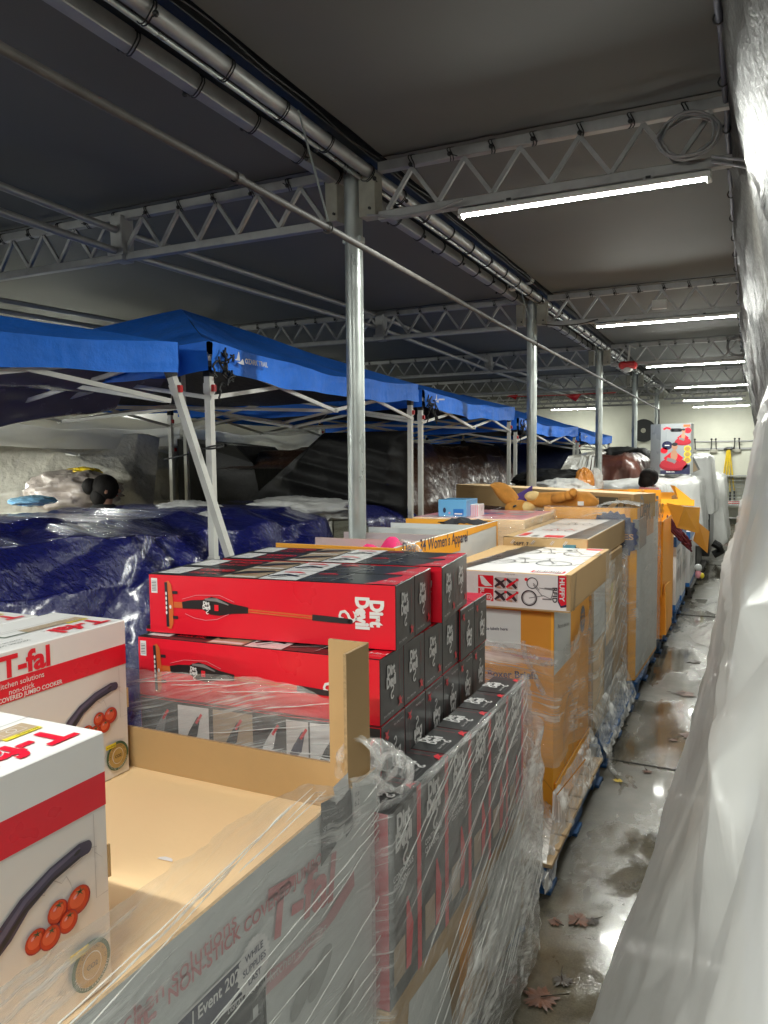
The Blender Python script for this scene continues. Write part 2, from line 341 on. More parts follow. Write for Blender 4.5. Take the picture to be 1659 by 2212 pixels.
    def text(s, fr, t, a, b, h, m, k=2, bold=.0, sx=1, rot=0, width=None, al='l'):
        vs, fs, wd = txt2d(t, bold); q = h/.70; ax = (width/(wd*q)) if width else sx; c_, s_ = math.cos(rot), math.sin(rot)
        o = {'l': 0, 'c': -.5, 'r': -1}[al]*wd*q*ax
        P = []
        for x, y in vs:
            x = x*q*ax+o; y *= q; P.append(fr.p(a+x*c_-y*s_, b+x*s_+y*c_, k))
        s.mesh(P, fs, m)
    def text_px(s, fr, t, p0, p1, m, k=2, bold=.0, hk=1.0):
        a0, b0 = fr.px(*p0); a1, b1 = fr.px(*p1); L = math.hypot(a1-a0, b1-b0); wd = txt2d(t, bold)[2]
        s.text(fr, t, a0, b0, L/wd*.70*hk, m, k, bold, rot=math.atan2(b1-b0, a1-a0), width=L)
    def build(s, name, parent=None, loc=None, smooth=False, ang=40, sub=0, solid=0):
        off = Vector(loc) if loc is not None else wloc(parent)
        me = bpy.data.meshes.new(name); me.from_pydata([v-off for v in s.v], [], s.f)
        for m in s.mats: me.materials.append(m)
        me.polygons.foreach_set('material_index', s.m)
        if any(u for u in s.uv):
            ul = me.uv_layers.new(name='UVMap')
            for p, u in zip(me.polygons, s.uv):
                if u:
                    for li, q in zip(p.loop_indices, u): ul.data[li].uv = q
        if smooth:
            me.polygons.foreach_set('use_smooth', [True]*len(me.polygons))
            if smooth != 'all': me.set_sharp_from_angle(angle=math.radians(ang))
        me.update(); o = bpy.data.objects.new(name, me); C.objects.link(o)
        if parent is not None: o.parent = parent
        if loc is not None: o.location = off if parent is None else off-wloc(parent)
        if sub: md = o.modifiers.new('s', 'SUBSURF'); md.levels = md.render_levels = sub
        if solid: md = o.modifiers.new('t', 'SOLIDIFY'); md.thickness = solid; md.offset = 0
        return o
def wloc(o):
    v = Vector((0, 0, 0))
    while o is not None: v = v+o.location; o = o.parent
    return v
def tag(o, label=None, cat=None, group=None, kind=None):
    if label: o['label'] = label
    if cat: o['category'] = cat
    if group: o['group'] = group
    if kind: o['kind'] = kind
    return o
def thing(name, label, cat, loc=(0, 0, 0), group=None):
    o = bpy.data.objects.new(name, None); C.objects.link(o); o.location = loc; return tag(o, label, cat, group)
def dup(o, parent=None, loc=None, rot=None, label=None):
    c = o.copy(); C.objects.link(c); c.parent = parent
    if loc is not None: c.location = loc
    if rot is not None: c.rotation_euler = rot
    if label: c['label'] = label
    for ch in list(o.children): dup(ch, c)
    return c
ORD = ['first', 'second', 'third', 'fourth', 'fifth', 'sixth', 'seventh', 'eighth', 'ninth', 'tenth']
def nz(x, y, z=0.0): return noise.noise(Vector((x, y, z)))
def rid(x, y, z=0.0): return 1-2*abs(noise.noise(Vector((x, y, z))))
def fbm(x, y, z=0.0, o=4): return noise.fractal(Vector((x, y, z)), 1.0, 2.0, o)
def lerp(a, b, t): return a+(b-a)*t
def poly1(xs, x):
    for (a, b), (c, d) in zip(xs, xs[1:]):
        if x <= c: return lerp(b, d, (x-a)/(c-a)) if x > a else b
    return xs[-1][1]
def bil(p00, p10, p01, p11):
    p00, p10, p01, p11 = map(Vector, (p00, p10, p01, p11))
    return lambda u, v: p00.lerp(p10, u).lerp(p01.lerp(p11, u), v)
#@@@PARTS

# ================================================================== STRUCTURE
XC, YS, Y0 = -2.12, 4.10, 4.09                       # column line, bay length, first column in view
ZC = 3.66; YB = 23.7
b = MB(); b.grid(bil((-14, -3, 0), (4, -3, 0), (-14, 27, 0), (4, 27, 0)), 18, 30, FLOORM)
tag(b.build('floor'), 'wet grey concrete floor of the storage yard', kind='structure')
DARKJ = pm('joint_filler', (.02, .018, .015), .6)
b = MB()
for y in (4.95, 9.9, 14.6):
    b.tube([(x, y+.012*nz(x*2, y), .003) for x in [-.9+.05*i for i in range(30)]], .0035, DARKJ, 5)
tag(b.build('floor_joints'), kind='structure')
b = MB()
for k in range(-1, 6):
    y0 = Y0+YS*(k-1)+(0 if k > -1 else -.1)
    for xa, xb in ((-13.5, -2.32), (-1.92, -.06)):
        b.grid(lambda u, v: (lerp(xa, xb, u), lerp(y0, y0+YS, v), ZC-.035*math.sin(PI*v)*math.sin(PI*min(1, max(0, u)))+.006*nz(u*6, v*6, k)), 14, 10, CEIL)
tag(b.build('ceiling', smooth='all'), kind='structure')
b = MB(); b.box(-14, 4, YB, YB+.2, 0, ZC+.3, WALLM)
wall = b.build('storage_wall', loc=(-5, YB, 0)); tag(wall, 'cream painted wall closing the far end of the yard', 'wall')
b = MB(); b.box(-13.7, -13.5, -3, YB, 0, ZC+.3, WALLM)
tag(b.build('side_wall', loc=(-13.6, 10, 0)), 'cream wall far behind the white canopies', 'wall')

# columns, with their two bracket plates and a hose clamp
for i in range(5):
    y = Y0+YS*i
    t = thing('steel_column', f'round galvanised steel column, {ORD[i]} from the camera along the aisle', 'column', (XC, y, 0), 'steel columns along the aisle')
    b = MB(); b.tube([(XC, y, 0), (XC, y, 3.64)], .053, GALV, 24); b.build('shaft', t, smooth=True)
    b = MB(); b.lathe((XC, y, 0), [(.11, 0), (.11, .012), (.06, .014)], GALV, 20); b.build('base_plate', t, smooth=True)
    for s, x0, x1 in ((-1, -2.28, -2.20), (1, -2.06, -1.955)):
        b = MB(); b.box(x0, x1, y-.05, y+.05, 3.33, 3.57, PLATE, r=.004)
        b.tube([((x0+x1)/2+.02, y-.062, 3.37), ((x0+x1)/2+.02, y-.048, 3.37)], .008, BRUB, 8); b.build('bracket_plate', t)
    b = MB(); b.box(XC-.06, XC+.06, y-.03, y+.03, 3.2, 3.235, GALV, r=.003); 
    if i == 0: b.build('pipe_clamp', t)

def bungee(parent, p, axis, r=.036, seed=0, drop=.06):
    """elastic tie with a ball, looped round a tube"""
    rr = random.Random(seed); b = MB(); p = Vector(p)
    for dd in (-.007, .009):
        q = []
        for k in range(13):
            a = 2*PI*k/12
            if axis == 'x': q.append(p+Vector((dd+.01*math.sin(a*2+dd), r*math.cos(a), r*math.sin(a))))
            else: q.append(p+Vector((r*math.cos(a), dd+.01*math.sin(a*2+dd), r*math.sin(a))))
        b.tube(q[:-1], .0032, BRUB, 5, closed=True)
    c = p+Vector((0 if axis == 'x' else rr.choice((-1, 1))*r*1.05, -r*1.05 if axis == 'x' else 0, -r*rr.uniform(.2, .9)))
    b.ball(c, .0125, BRUB, 8, 6)
    e = c+Vector((rr.uniform(-.03, .05) if axis == 'x' else 0, -.0 if axis == 'x' else rr.uniform(-.03, .05), rr.uniform(-.02, .02)))
    b.tube([c, e], .003, BRUB, 5); b.build('bungee_tie', parent, smooth=True)

def truss(y, x0, x1, label, nties, pitch=.155, ties_from=None):
    t = thing('roof_truss', label, 'truss', ((x0+x1)/2, y, 3.31), 'lattice roof trusses')
    b = MB(); b.box(x0, x1, y-.025, y+.025, 3.575, 3.63, ALU, r=.004); b.build('top_chord', t)
    b = MB(); b.box(x0, x1, y-.025, y+.025, 3.305, 3.355, ALU, r=.004); b.build('bottom_chord', t)
    b = MB(); x = x1-.03 if x1 < -2 else x0+.05; sgn = -1 if x1 < -2 else 1; up = True
    while x0 < x+sgn*pitch < x1:
        xa, xb = x, x+sgn*pitch; za, zb = (3.36, 3.572) if up else (3.572, 3.36)
        b.bar((xa, y+(.003 if up else -.003), za), (xb, y+(.003 if up else -.003), zb), .022, .022, ALU, up=(0, 1, 0)); x = xb; up = not up
    b.build('web', t)
    b = MB(); n = max(6, int((x1-x0)/.08)); b.tube([(lerp(x0, x1, i/n), y-.032, 3.648+.006*nz(i*.7, y)) for i in range(n+1)], .004, BRUB, 5); b.build('edge_cord', t, smooth='all')
    lo = ties_from if ties_from is not None else x0
    for i in range(nties):
        bungee(t, (lerp(lo+.1, x1-.12, (i+.5)/nties)+.05*nz(i*3.1, y), y, 3.604), 'x', .036, int(y*100)+i)
    return t
for i in range(-1, 5):
    y = Y0+YS*i; who = 'behind the camera' if i < 0 else f'{ORD[i]} ahead of the camera'
    if i >= 0: truss(y, -1.95, -.10, f'lattice roof truss over the aisle, {who}, with black ties', 7 if i < 3 else 4)
    truss(y, -9.5 if i else -8, -2.29, f'lattice roof truss over the blue canopies, {who}', (14 if i < 2 else 9) if i >= 0 else 2, ties_from=-6.4 if i < 3 else -8) if i >= 0 else None
for j, (y, lab) in enumerate(((22.3, 'thin lattice truss close to the far wall, over the aisle'),)):
    truss(y, -1.95, -.1, lab, 3)
    truss(y, -11, -2.29, 'thin lattice truss close to the far wall, over the canopies', 4)

# rails along the column line
yA, yZ = -1.0, 23.0
t = thing('roof_rail', 'square aluminium rail left of the black roof gutter, with black ties', 'rail', (-2.22, 4, 3.55))
b = MB(); b.box(-2.262, -2.195, yA, yZ, 3.55, 3.625, ALU, r=.004); b.build('square_tube', t)
for i in range(44):
    y = 1.55+.42*i+.06*nz(i*1.7, 3); bungee(t, (-2.228, y, 3.585), 'y', .05, i)
b = MB(); b.tube([(-2.29-.012*abs(math.sin(y*3.4)), y, 3.60+.016*math.sin(y*7.5)) for y in [yA+.08*i for i in range(290)]], .0045, BRUB, 5); b.build('edge_cord', t, smooth='all')
t = thing('roof_tube', 'round aluminium tube right of the black roof gutter, with black ties', 'tube', (-2.0, 4, 3.57))
b = MB(); b.tube([(-1.995, yA, 3.575), (-1.995, yZ, 3.575)], .034, ALU, 16); b.build('main_tube', t, smooth=True)
b = MB(); b.tube([(-2.045, yA, 3.548), (-2.045, yZ, 3.548)], .012, GALV, 10); b.build('small_tube', t, smooth=True)
for i in range(42):
    y = 1.4+.44*i+.07*nz(i*2.3, 9); bungee(t, (-2.005, y, 3.57), 'y', .05, 300+i)
b = MB(); b.tube([(-1.93+.01*math.sin(y*3), y, 3.635+.008*math.sin(y*8.1)) for y in [yA+.08*i for i in range(290)]], .0045, BRUB, 5); b.build('edge_cord', t, smooth='all')
b = MB(); b.box(-2.32, -1.97, yA, yZ, 3.645, 3.70, BLACKM, r=.003)
tag(b.build('roof_gutter', loc=(-2.12, 4, 3.65)), 'black roof gutter running over the row of columns', 'gutter')

# sprinkler pipe and its hanger rods
b = MB()
pp = [(-1.735, .6, 3.0), (-1.75, 2.0, 3.0), (-1.765, 3.3, 3.0), (-1.82, 6.0, 3.0), (-1.94, 19.1, 3.0)]
RUSTY = pm('painted_pipe_with_rust', (.07, .064, .058), .6, .0, var=.3, vs=11, bump=.15, bs=40)
t = thing('sprinkler_pipe', 'long grey pipe slung diagonally below the roof beside the columns', 'pipe', (-1.8, 4, 3.0))
b.tube(pp, .0155, RUSTY, 14); b.build('pipe_run', t, smooth=True)
b = MB(); b.tube([(-1.94, 19.1, 3.0), (-1.93, 19.13, 2.97), (-1.93, 19.14, 1.9)], .019, RUSTY, 10); b.build('drop_pipe', t, smooth=True)
for y in (2.45, 5.75, 9.6):
    x = poly1([(p[1], p[0]) for p in pp], y)
    b = MB(); b.lathe((0, 0, 0), [(.021, -.02), (.021, .02)], RUSTY, 14)
    for q in range(len(b.v)): v = b.v[q]; b.v[q] = Vector((x+v.x, y+v.z, 3.0+v.y))
    b.build('coupling', t, smooth=True)
for j, y in enumerate((3.15, 7.2, 11.3)):
    x = poly1([(p[1], p[0]) for p in pp], y); t = thing('pipe_hanger', f'thin hanger rod holding the long pipe, {ORD[j]} from the camera', 'hanger', (x, y, 3), 'pipe hangers')
    b = MB(); b.tube([(x, y, 3.03), (x-.16, y+.02, 3.56)], .0045, GALV, 6); b.build('rod', t)
    b = MB(); q = [(x+.024*math.sin(a), y, 3.0+.024*math.cos(a)) for a in [2*PI*k/14 for k in range(14)]]; b.tube(q, .005, RUSTY, 5, closed=True); b.build('loop', t)

# LED battens under the aisle trusses, and added fill battens out of view
def batten(x0, x1, y, label, tilt=0.0, z=3.262):
    ML = LENS_FILL if x1 < -3.5 and (y < 3 or z < 3) else LENS
    t = thing('light_fixture', label, 'light', ((x0+x1)/2, y, z), 'LED batten lights')
    b = MB(); b.box(x0-.01, x1+.01, y-.032, y+.032, z+.005, z+.035, WMET, r=.006)
    b.build('housing', t)
    b = MB(); n = 8
    P = [(y+.022*math.cos(PI*k/n), z+.004-.007*math.sin(PI*k/n)) for k in range(n+1)]
    for (a, c), (d, e) in zip(P, P[1:]): b.face([(x0+.012, a, c), (x1-.012, a, c), (x1-.012, d, e), (x0+.012, d, e)], ML)
    b.build('lens', t)
    for x in (x0, x1):
        b = MB(); b.box(x-.012, x+.012, y-.026, y+.026, z-.012, z+.004, WMET, r=.003); b.build('end_cap', t)
    for f in (.22, .78):
        x = lerp(x0, x1, f); b = MB(); b.box(x-.025, x+.025, y-.028, y+.028, z+.034, 3.306, ALU); b.box(x-.012, x+.012, y-.034, y-.028, z+.038, z+.05, BRUB); b.build('bracket', t)
    b = MB(); b.box(x0+.03, x0+.10, y-.02, y+.02, z+.034, z+.05, BRUB, r=.003); b.build('plug', t)
    return t
for i, yy in enumerate((4.09, 8.19, 12.29, 16.39)):
    batten(*((-1.455, -.20), (-1.45, -.13), (-1.43, -.08), (-1.36, .02))[i], yy, f'lit white LED batten over the aisle, {ORD[i]} from the camera')
batten(-1.5, -.2, 20.49, 'lit LED batten over the aisle, last before the far wall', z=3.262)
batten(-1.38, -.02, 22.3, 'lit LED batten washing the far wall', z=3.2)
batten(-1.5, -.25, -.02, 'lit LED batten right above the camera')
batten(.45, 1.7, -1.6, 'added LED fill batten behind the camera over the right goods'); batten(-1.5, -.25, -4.1, 'added LED fill batten one truss behind the camera')  # both added out of view to brighten the upright faces
batten(-5.4, -4.15, -.9, 'added LED fill batten behind the camera over the left goods'); batten(-8.2, -6.9, -.9, 'added LED fill batten behind the camera at the far left')  # unseen pair added behind the camera to fill the left side
batten(-6.3, -5.0, 1.75, 'added LED fill batten hung low at the left, outside the picture', z=2.25); batten(-9.3, -8.05, 5.4, 'added LED fill batten under the second white canopy, outside the picture', z=2.05); batten(-8.3, -7.0, 3.3, 'added LED fill batten under the far left white canopy, outside the picture', z=2.1); batten(-8.3, -7.0, 2.7, 'second added LED fill batten under the far left white canopy', z=2.1); batten(-12.6, -11.4, 5.5, 'added LED fill batten low at the side wall', z=2.9); batten(-12.6, -11.4, 10.5, 'added LED fill batten low at the side wall, farther on', z=2.9)  # all added to lift the dim area under the canopies
for i, (x, y) in enumerate(((-9.0, 3.8), (-9.0, 8.19), (-9.6, 12.29), (-9.0, 16.39))):
    batten(x-.63, x+.63, y, f'lit LED batten above the white canopies, {ORD[i]} from the camera')
batten(-5.2, -3.95, 22.3, 'lit LED batten near the far wall behind the canopies')

# red alarm beacon, cable coils, small junction boxes
p = at(1357, 790, y=12.2); t = thing('alarm_beacon', 'red and white alarm beacon hanging from a truss', 'alarm', (p.x, 12.2, p.z))
REDM = pm('red_plastic', (.5, .01, .012), .3)
b = MB(); b.box(p.x-.13, p.x+.13, 12.1, 12.3, p.z-.05, p.z+.06, REDM, r=.03); b.build('case', t, smooth=True)
b = MB(); b.ball((p.x, 12.15, p.z-.06), (.07, .05, .045), WMET); b.build('lamp_dome', t, smooth=True)
b = MB(); b.tube([(p.x, 12.2, p.z+.06), (p.x+.02, 12.2, p.z+.3), (p.x+.1, 12.25, 3.55)], .015, WMET, 8); b.build('conduit', t, smooth=True)
for j, (px, py, yy, r, lab) in enumerate(((1488, 298, 4.0, .135, 'large coil of grey cable tied to the nearest truss'), (1598, 747, 12.2, .17, 'coil of grey cable tied to the third truss'), (1415, 838, 16.3, .16, 'coil of dark cable hanging beside a far column'))):
    c = at(px, py, y=yy); b = MB(); rr = random.Random(j)
    for k in range(6):
        a0 = rr.uniform(0, 6); ra, rb = r*rr.uniform(.82, 1.05), r*rr.uniform(.72, .95)
        b.tube([(c.x+ra*math.cos(a0+2*PI*i/26)+rr.uniform(-.004, .004), yy-.01*k+.01*math.sin(i), c.z+rb*math.sin(a0+2*PI*i/26)*(.8 if j == 0 else 1)) for i in range(26)], .0065, CABLE, 6, closed=True)
    if j == 0: b.tube([c+Vector((.1, 0, -.1)), c+Vector((.3, 0, -.16)), c+Vector((.45, .02, -.18))], .0065, CABLE, 6); b.tube([c+Vector((.1, .01, -.12)), c+Vector((.3, .01, -.19)), c+Vector((.45, .02, -.2))], .0065, CABLE, 6)
    tag(b.build('cable_coil', loc=c, smooth='all'), lab, 'cable', 'cable coils')
c = at(1425, 660, y=8.17); b = MB(); b.box(c.x-.07, c.x+.07, 8.12, 8.16, c.z-.04, c.z+.05, WMET, r=.006)
tag(b.build('junction_box', loc=c), 'white junction box on the second truss', 'junction box')
c = at(1125, 612, y=7.6); t = thing('floodlight', 'small white twin-head floodlight on the round roof tube', 'floodlight', c)
for d in (-.07, .09):
    b = MB(); b.lathe((0, 0, 0), [(.0, 0), (.05, .0), (.065, .02), (.045, .09), (.02, .11), (0, .11)], WMET, 14)
    for q in range(len(b.v)): v = b.v[q]; b.v[q] = c+Vector((d+v.x*.9, v.z-.06, v.y*.9+d*.3))
    b.build('lamp_head', t, smooth=True)
b = MB(); b.box(c.x-.03, c.x+.03, c.y-.02, c.y+.06, c.z-.02, c.z+.05, WMET, r=.006); b.build('mount', t)
# power cable slung under the near trusses
for j, (y, s) in enumerate(((4.06, 1), (8.16, 1))):
    b = MB(); n = 30; b.tube([(lerp(-2.0, -1.42, i/n), y-.03-.01*math.sin(i*.5), 3.33-.035*math.sin(PI*i/n)) for i in range(n+1)], .006, CABLE if j == 0 else BRUB, 6)
    tag(b.build('power_cable', loc=(-1.7, y, 3.33), smooth='all'), f'sagging power cable feeding the {ORD[j]} aisle light', 'cable', 'power cables')

# longitudinal braces over the canopies
for j, (xb, za, zb, lab) in enumerate(((-3.9, 3.60, 3.50, 'upper'), (-3.9, 3.42, 3.36, 'lower'), (-6.2, 3.5, 3.4, 'far upper'), (-6.2, 3.3, 3.3, 'far lower'))):
    b = MB(); b.tube([(xb, -.5, za), (xb, 4.09, zb), (xb-.05, 8.19, zb+.1), (xb, 12.3, zb), (xb, 22, zb)], .024, ALU, 10)
    tag(b.build('brace_tube', loc=(xb, 4, zb), smooth=True), f'{lab} long brace tube running over the canopies', 'tube', 'brace tubes')
for j, (x, y) in enumerate(((-3.9, 4.09), (-3.9, 8.19), (-6.2, 4.09), (-6.2, 8.19), (-3.9, 12.29))):
    b = MB(); b.box(x-.05, x+.05, y-.06, y+.06, 3.30, 3.60, ALU, r=.005); b.box(x-.07, x+.07, y-.07, y-.06, 3.33, 3.37, ALU)
    tag(b.build('brace_clamp', loc=(x, y, 3.3)), f'aluminium clamp joining the brace tubes to a truss, {ORD[j]} of five', 'clamp', 'brace clamps')

# ------------------------------------------------------------------ far wall fittings
t = thing('tool_rail', 'steel tool rail with pairs of black hooks on the far wall', 'rail', (-.5, YB, 2.1))
RAILZ = 2.06
b = MB(); b.box(-2.0, .9, YB-.05, YB, RAILZ+.0, RAILZ+.06, ALU, r=.005); b.box(-2.0, .9, YB-.03, YB, RAILZ+.22, RAILZ+.26, ALU, r=.004); b.build('rails', t)
for k, px in enumerate((1497, 1542, 1592, 1648)):
    c = at(px, 955, y=YB-.08)
    for d in (-.07, .07):
        b = MB(); b.tube([(c.x+d, YB-.06, RAILZ+.0), (c.x+d*.8, YB-.1, RAILZ+.22), (c.x+d*.8, YB-.2, RAILZ+.30)], .014, BRUB, 8); b.ball((c.x+d*.8, YB-.2, RAILZ+.3), .03, BRUB, 8, 6); b.build('hook', t, smooth=True)
    b = MB(); b.box(c.x-.1, c.x+.1, YB-.08, YB-.04, RAILZ-.08, RAILZ+.02, PLATE, r=.01); b.build('hook_plate', t)
xt = at(1573, 1000, y=YB-.15).x
for k in range(4):
    t = thing('long_tool', f'long yellow handled tool hanging on the far wall, {ORD[k]} from the left', 'tool', (xt, YB-.15, RAILZ), 'yellow tools on the far wall')
    x1 = xt-.16+.11*k; yk = YB-.12-.03*k
    zb = RAILZ-1.42+.03*(k % 2)
    b = MB(); b.tube([(xt-.03+.02*k, yk, RAILZ), (x1, yk, zb+.25)], .021, YELP, 8); b.build('handle', t, smooth=True)
    b = MB(); b.tube([(x1, yk, zb+.25), (x1+.004, yk, zb)], .027, BRUB, 8); b.build('grip', t, smooth=True)
    b = MB(); b.tube([(xt-.12+.05*k, yk, RAILZ+.02), (xt+.0+.05*k, yk, RAILZ+.06)], .03, BRUB, 8); b.build('tool_head', t, smooth=True)
t = thing('wire_rack', 'low wire mesh rack standing against the far wall', 'rack', (-.5, YB-.3, 0))
b = MB()
for i in range(36): x = -1.5+i*.06; b.tube([(x, YB-.3, .55), (x, YB-.3, 1.3)], .004, GALV, 4)
for i in range(9): b.tube([(-1.5, YB-.305, .55+i*.093), (.65, YB-.305, .55+i*.093)], .006, GALV, 4)
b.build('mesh', t)
for x in (-1.5, .65):
    b = MB(); b.tube([(x, YB-.3, 0), (x, YB-.3, 1.35)], .02, GALV, 8); b.build('post', t)
for z in (.14, .5, 1.32):
    b = MB(); b.box(-1.5, .65, YB-.34, YB-.05, z, z+.035, ALU, r=.004); b.build('shelf', t)
for k, (c_, lab) in enumerate(((REDM, 'red'), (WMET, 'white'), (REDM, 'dark red'))):
    b = MB(); b.tube([(-1.2+.1*k, YB-.25+.03*k, .56+.02*k), (.4, YB-.22+.03*k, .58+.03*k)], .016, c_, 8)
    tag(b.build('long_pole', loc=(-.4, YB-.2, .57), smooth=True), f'{lab} pole lying on the wire rack shelf', 'pole')
c = at(1390, 930, y=YB-.25); t = thing('hose_reel', 'black hose reel mounted on the far wall', 'hose reel', (c.x, YB-.2, c.z))
for dy, r in ((0, .33), (.16, .33)):
    b = MB(); b.tube([(c.x, YB-.28+dy, c.z), (c.x, YB-.26+dy, c.z)], r, BRUB, 28); b.build('flange', t)
b = MB(); b.tube([(c.x, YB-.27, c.z), (c.x, YB-.1, c.z)], .22, BRUB, 20); b.tube([(c.x, YB-.3, c.z), (c.x, YB-.27, c.z)], .07, PLATE, 16); b.build('drum', t)
c = at(1415, 1000, y=YB-.2)

# ------------------------------------------------------------------ silver tarpaulin hung along the right edge of the roof
def tarpR(u, v):
    y = lerp(-.6, 15.5, u**.9); k = (y-Y0)/YS; f = abs(k-round(k))           # pinned at each truss
    pin = 1-min(1, f*2)
    prof = [(0, (-.115, 3.65)), (.1, (-.10, 3.5)), (.35, (-.03, 3.12)), (.7, (.08, 2.55)), (1, (.16, 2.22))]
    for (a, p), (c, q) in zip(prof, prof[1:]):
        if v <= c: x, z = lerp(p[0], q[0], (v-a)/(c-a)), lerp(p[1], q[1], (v-a)/(c-a)); break
    x += .05*pin*math.sin(PI*v); z += .04*math.sin(u*23)*v
    return (x, y, z)
def ampR(u, v, p):
    k = (p.y-Y0)/YS; d = (k-round(k))*YS; ang = math.atan2(p.z-3.35, d*1.0+.001); r_ = math.hypot(p.z-3.35, d)
    return .03*rid(ang*3.2, r_*.35, round(k))*min(1, r_*1.2)+.016*rid(p.y*2.2, p.z*2.6, 4)+.006*nz(p.y*11, p.z*12, 1)
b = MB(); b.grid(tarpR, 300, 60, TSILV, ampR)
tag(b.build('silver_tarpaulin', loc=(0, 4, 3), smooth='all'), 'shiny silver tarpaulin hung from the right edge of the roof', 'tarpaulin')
b = MB(); b.tube([(-.135+.012*nz(y*3, 1), y, 3.60+.02*nz(y*2, 5)) for y in [-.6+.1*i for i in range(230)]], .014, pm('rope_hem', (.07, .075, .11), .6), 7)
for y in [i*.55 for i in range(36)]: b.tube([(-.14+.02*math.cos(a), y, 3.6+.024*math.sin(a)) for a in [2*PI*k/8 for k in range(8)]], .004, BRUB, 4, closed=True)
tag(b.build('edge_rope', loc=(-.13, 4, 3.6), smooth='all'), 'dark rope hem laced along the top of the silver tarpaulin', 'rope')

# ------------------------------------------------------------------ white plastic sheeting over the goods on the right
def sheetR(u, v):
    y = lerp(-.55, 8.3, u)
    flare = poly1([(-1, -.52), (2.57, -.445), (3.2, -.395), (5.07, -.338), (6.9, -.30), (7.6, -.16), (8.3, -.03)], y)
    H = poly1([(-1, 1.28), (.55, 1.3), (1.2, 1.62), (2.6, 2.15), (4, 2.3), (8.3, 2.28)], y)
    g = .04*math.sin(y*1.1)+.03*nz(y*.9, 3)
    prof = [(0, flare, .004), (.03, flare+.03, .05), (.16, flare*.72, .32), (.34, flare*.34-.02, .75), (.5, -.06+g*.6, 1.15), (.62, -.035+g*.4, 1.5)]
    top = [(.70, -.0, 1.72), (.80, .05, 2.05), (.86, .13, H+.0), (.93, .5, H+.04), (1, 1.3, H)]
    if H < 2.0: prof = [q for q in prof if q[2] < H-.1]; top = [(.72, .05, H-.06), (.8, .14, H), (1, 1.3, H)] if H < 1.7 else [(.70, -.0, 1.68), (.78, .06, H-.03), (.86, .15, H), (1, 1.3, H)]
    P = prof+top
    for (a, x0, z0), (c, x1, z1) in zip(P, P[1:]):
        if v <= c: t_ = (v-a)/(c-a); return (lerp(x0, x1, t_), y, lerp(z0, z1, t_))
    return (P[-1][1], y, P[-1][2])
def ampS(u, v, p):
    y, z = p.y, p.z
    a = .032*rid(y*.55+z*.5, z*.22, 2)+.016*rid(y*1.5+z*1.2, z*.5, 7)+.008*nz(y*5, z*4, 3)
    e = .006*rid(y*3.0-z*2, z*1.2, 9)*(1 if z > 1.0 or y > 3 else .4)
    c_ = .004*(max(0, rid(y*2.1+z*3.3, z*.9-y*.4, 21))**6)+.003*(max(0, rid(y*4.1-z*2.3, z*1.9, 27))**6); return -(a+e+c_)*min(1, z*2.5+.2)*(.45 if 1.5 < z < 2.1 else 1)
b = MB(); b.grid(sheetR, 240, 130, PSHEET, ampS)
tag(b.build('plastic_sheeting', loc=(0, 2, 0), smooth='all'), 'big white plastic sheet draped over the goods right beside the camera', 'plastic sheet', 'white plastic sheets')
def sheetR2(u, v):
    y = lerp(8.1, 20.5, u); fl = poly1([(8, -.05), (9.5, -.1), (11, -.14), (12.3, -.06), (14.8, -.06), (16, -.24), (17.0, -.2), (18, -.08), (21, 0)], y)
    P = [(0, fl, .01), (.1, fl*.9, .2), (.4, fl*.5-.0, .9), (.6, .0, 1.5), (.75, .06, 1.95), (.85, .16, 2.2), (1, 1.2, 2.2)]
    for (a, x0, z0), (c, x1, z1) in zip(P, P[1:]):
        if v <= c: t_ = (v-a)/(c-a); return (lerp(x0, x1, t_), y, lerp(z0, z1, t_))
    return (P[-1][1], y, P[-1][2])
b = MB(); b.grid(sheetR2, 150, 70, PSHEET2, lambda u, v, p: -(.04*rid(p.y*1.1+p.z, p.z*.6, 5)+.02*rid(p.y*3, p.z*2, 8))*min(1, p.z*1.2+.1)+.02)
tag(b.build('plastic_sheeting', loc=(0, 12, 0), smooth='all'), 'crumpled white plastic sheets over the farther goods right of the aisle', 'plastic sheet', 'white plastic sheets')
for j, (x0, y0, x1, y1, z1, m, lab) in enumerate(((.10, 1.5, .8, 2.5, 1.35, CARD, 'brown carton behind the near white sheet'), (.10, 2.6, .8, 3.5, 1.75, DKR, 'dark red carton behind the near white sheet'), (.09, 3.6, .8, 4.9, 1.5, CARD, 'brown carton stack behind the white sheet, past the red one'), (.09, 5.0, .8, 6.4, 1.9, DGR, 'dark carton stack behind the white sheet'), (.02, 1.4, .7, 4.6, .5, BLUP, 'blue base boxes behind the white sheet'))):
    b = MB(); b.box(x0, x1, y0, y1, .15 if j < 4 else .0, z1 if j < 4 else .14, m, r=.01); tag(b.build('hidden_carton', loc=(x0, y0, 0)), lab, 'carton')
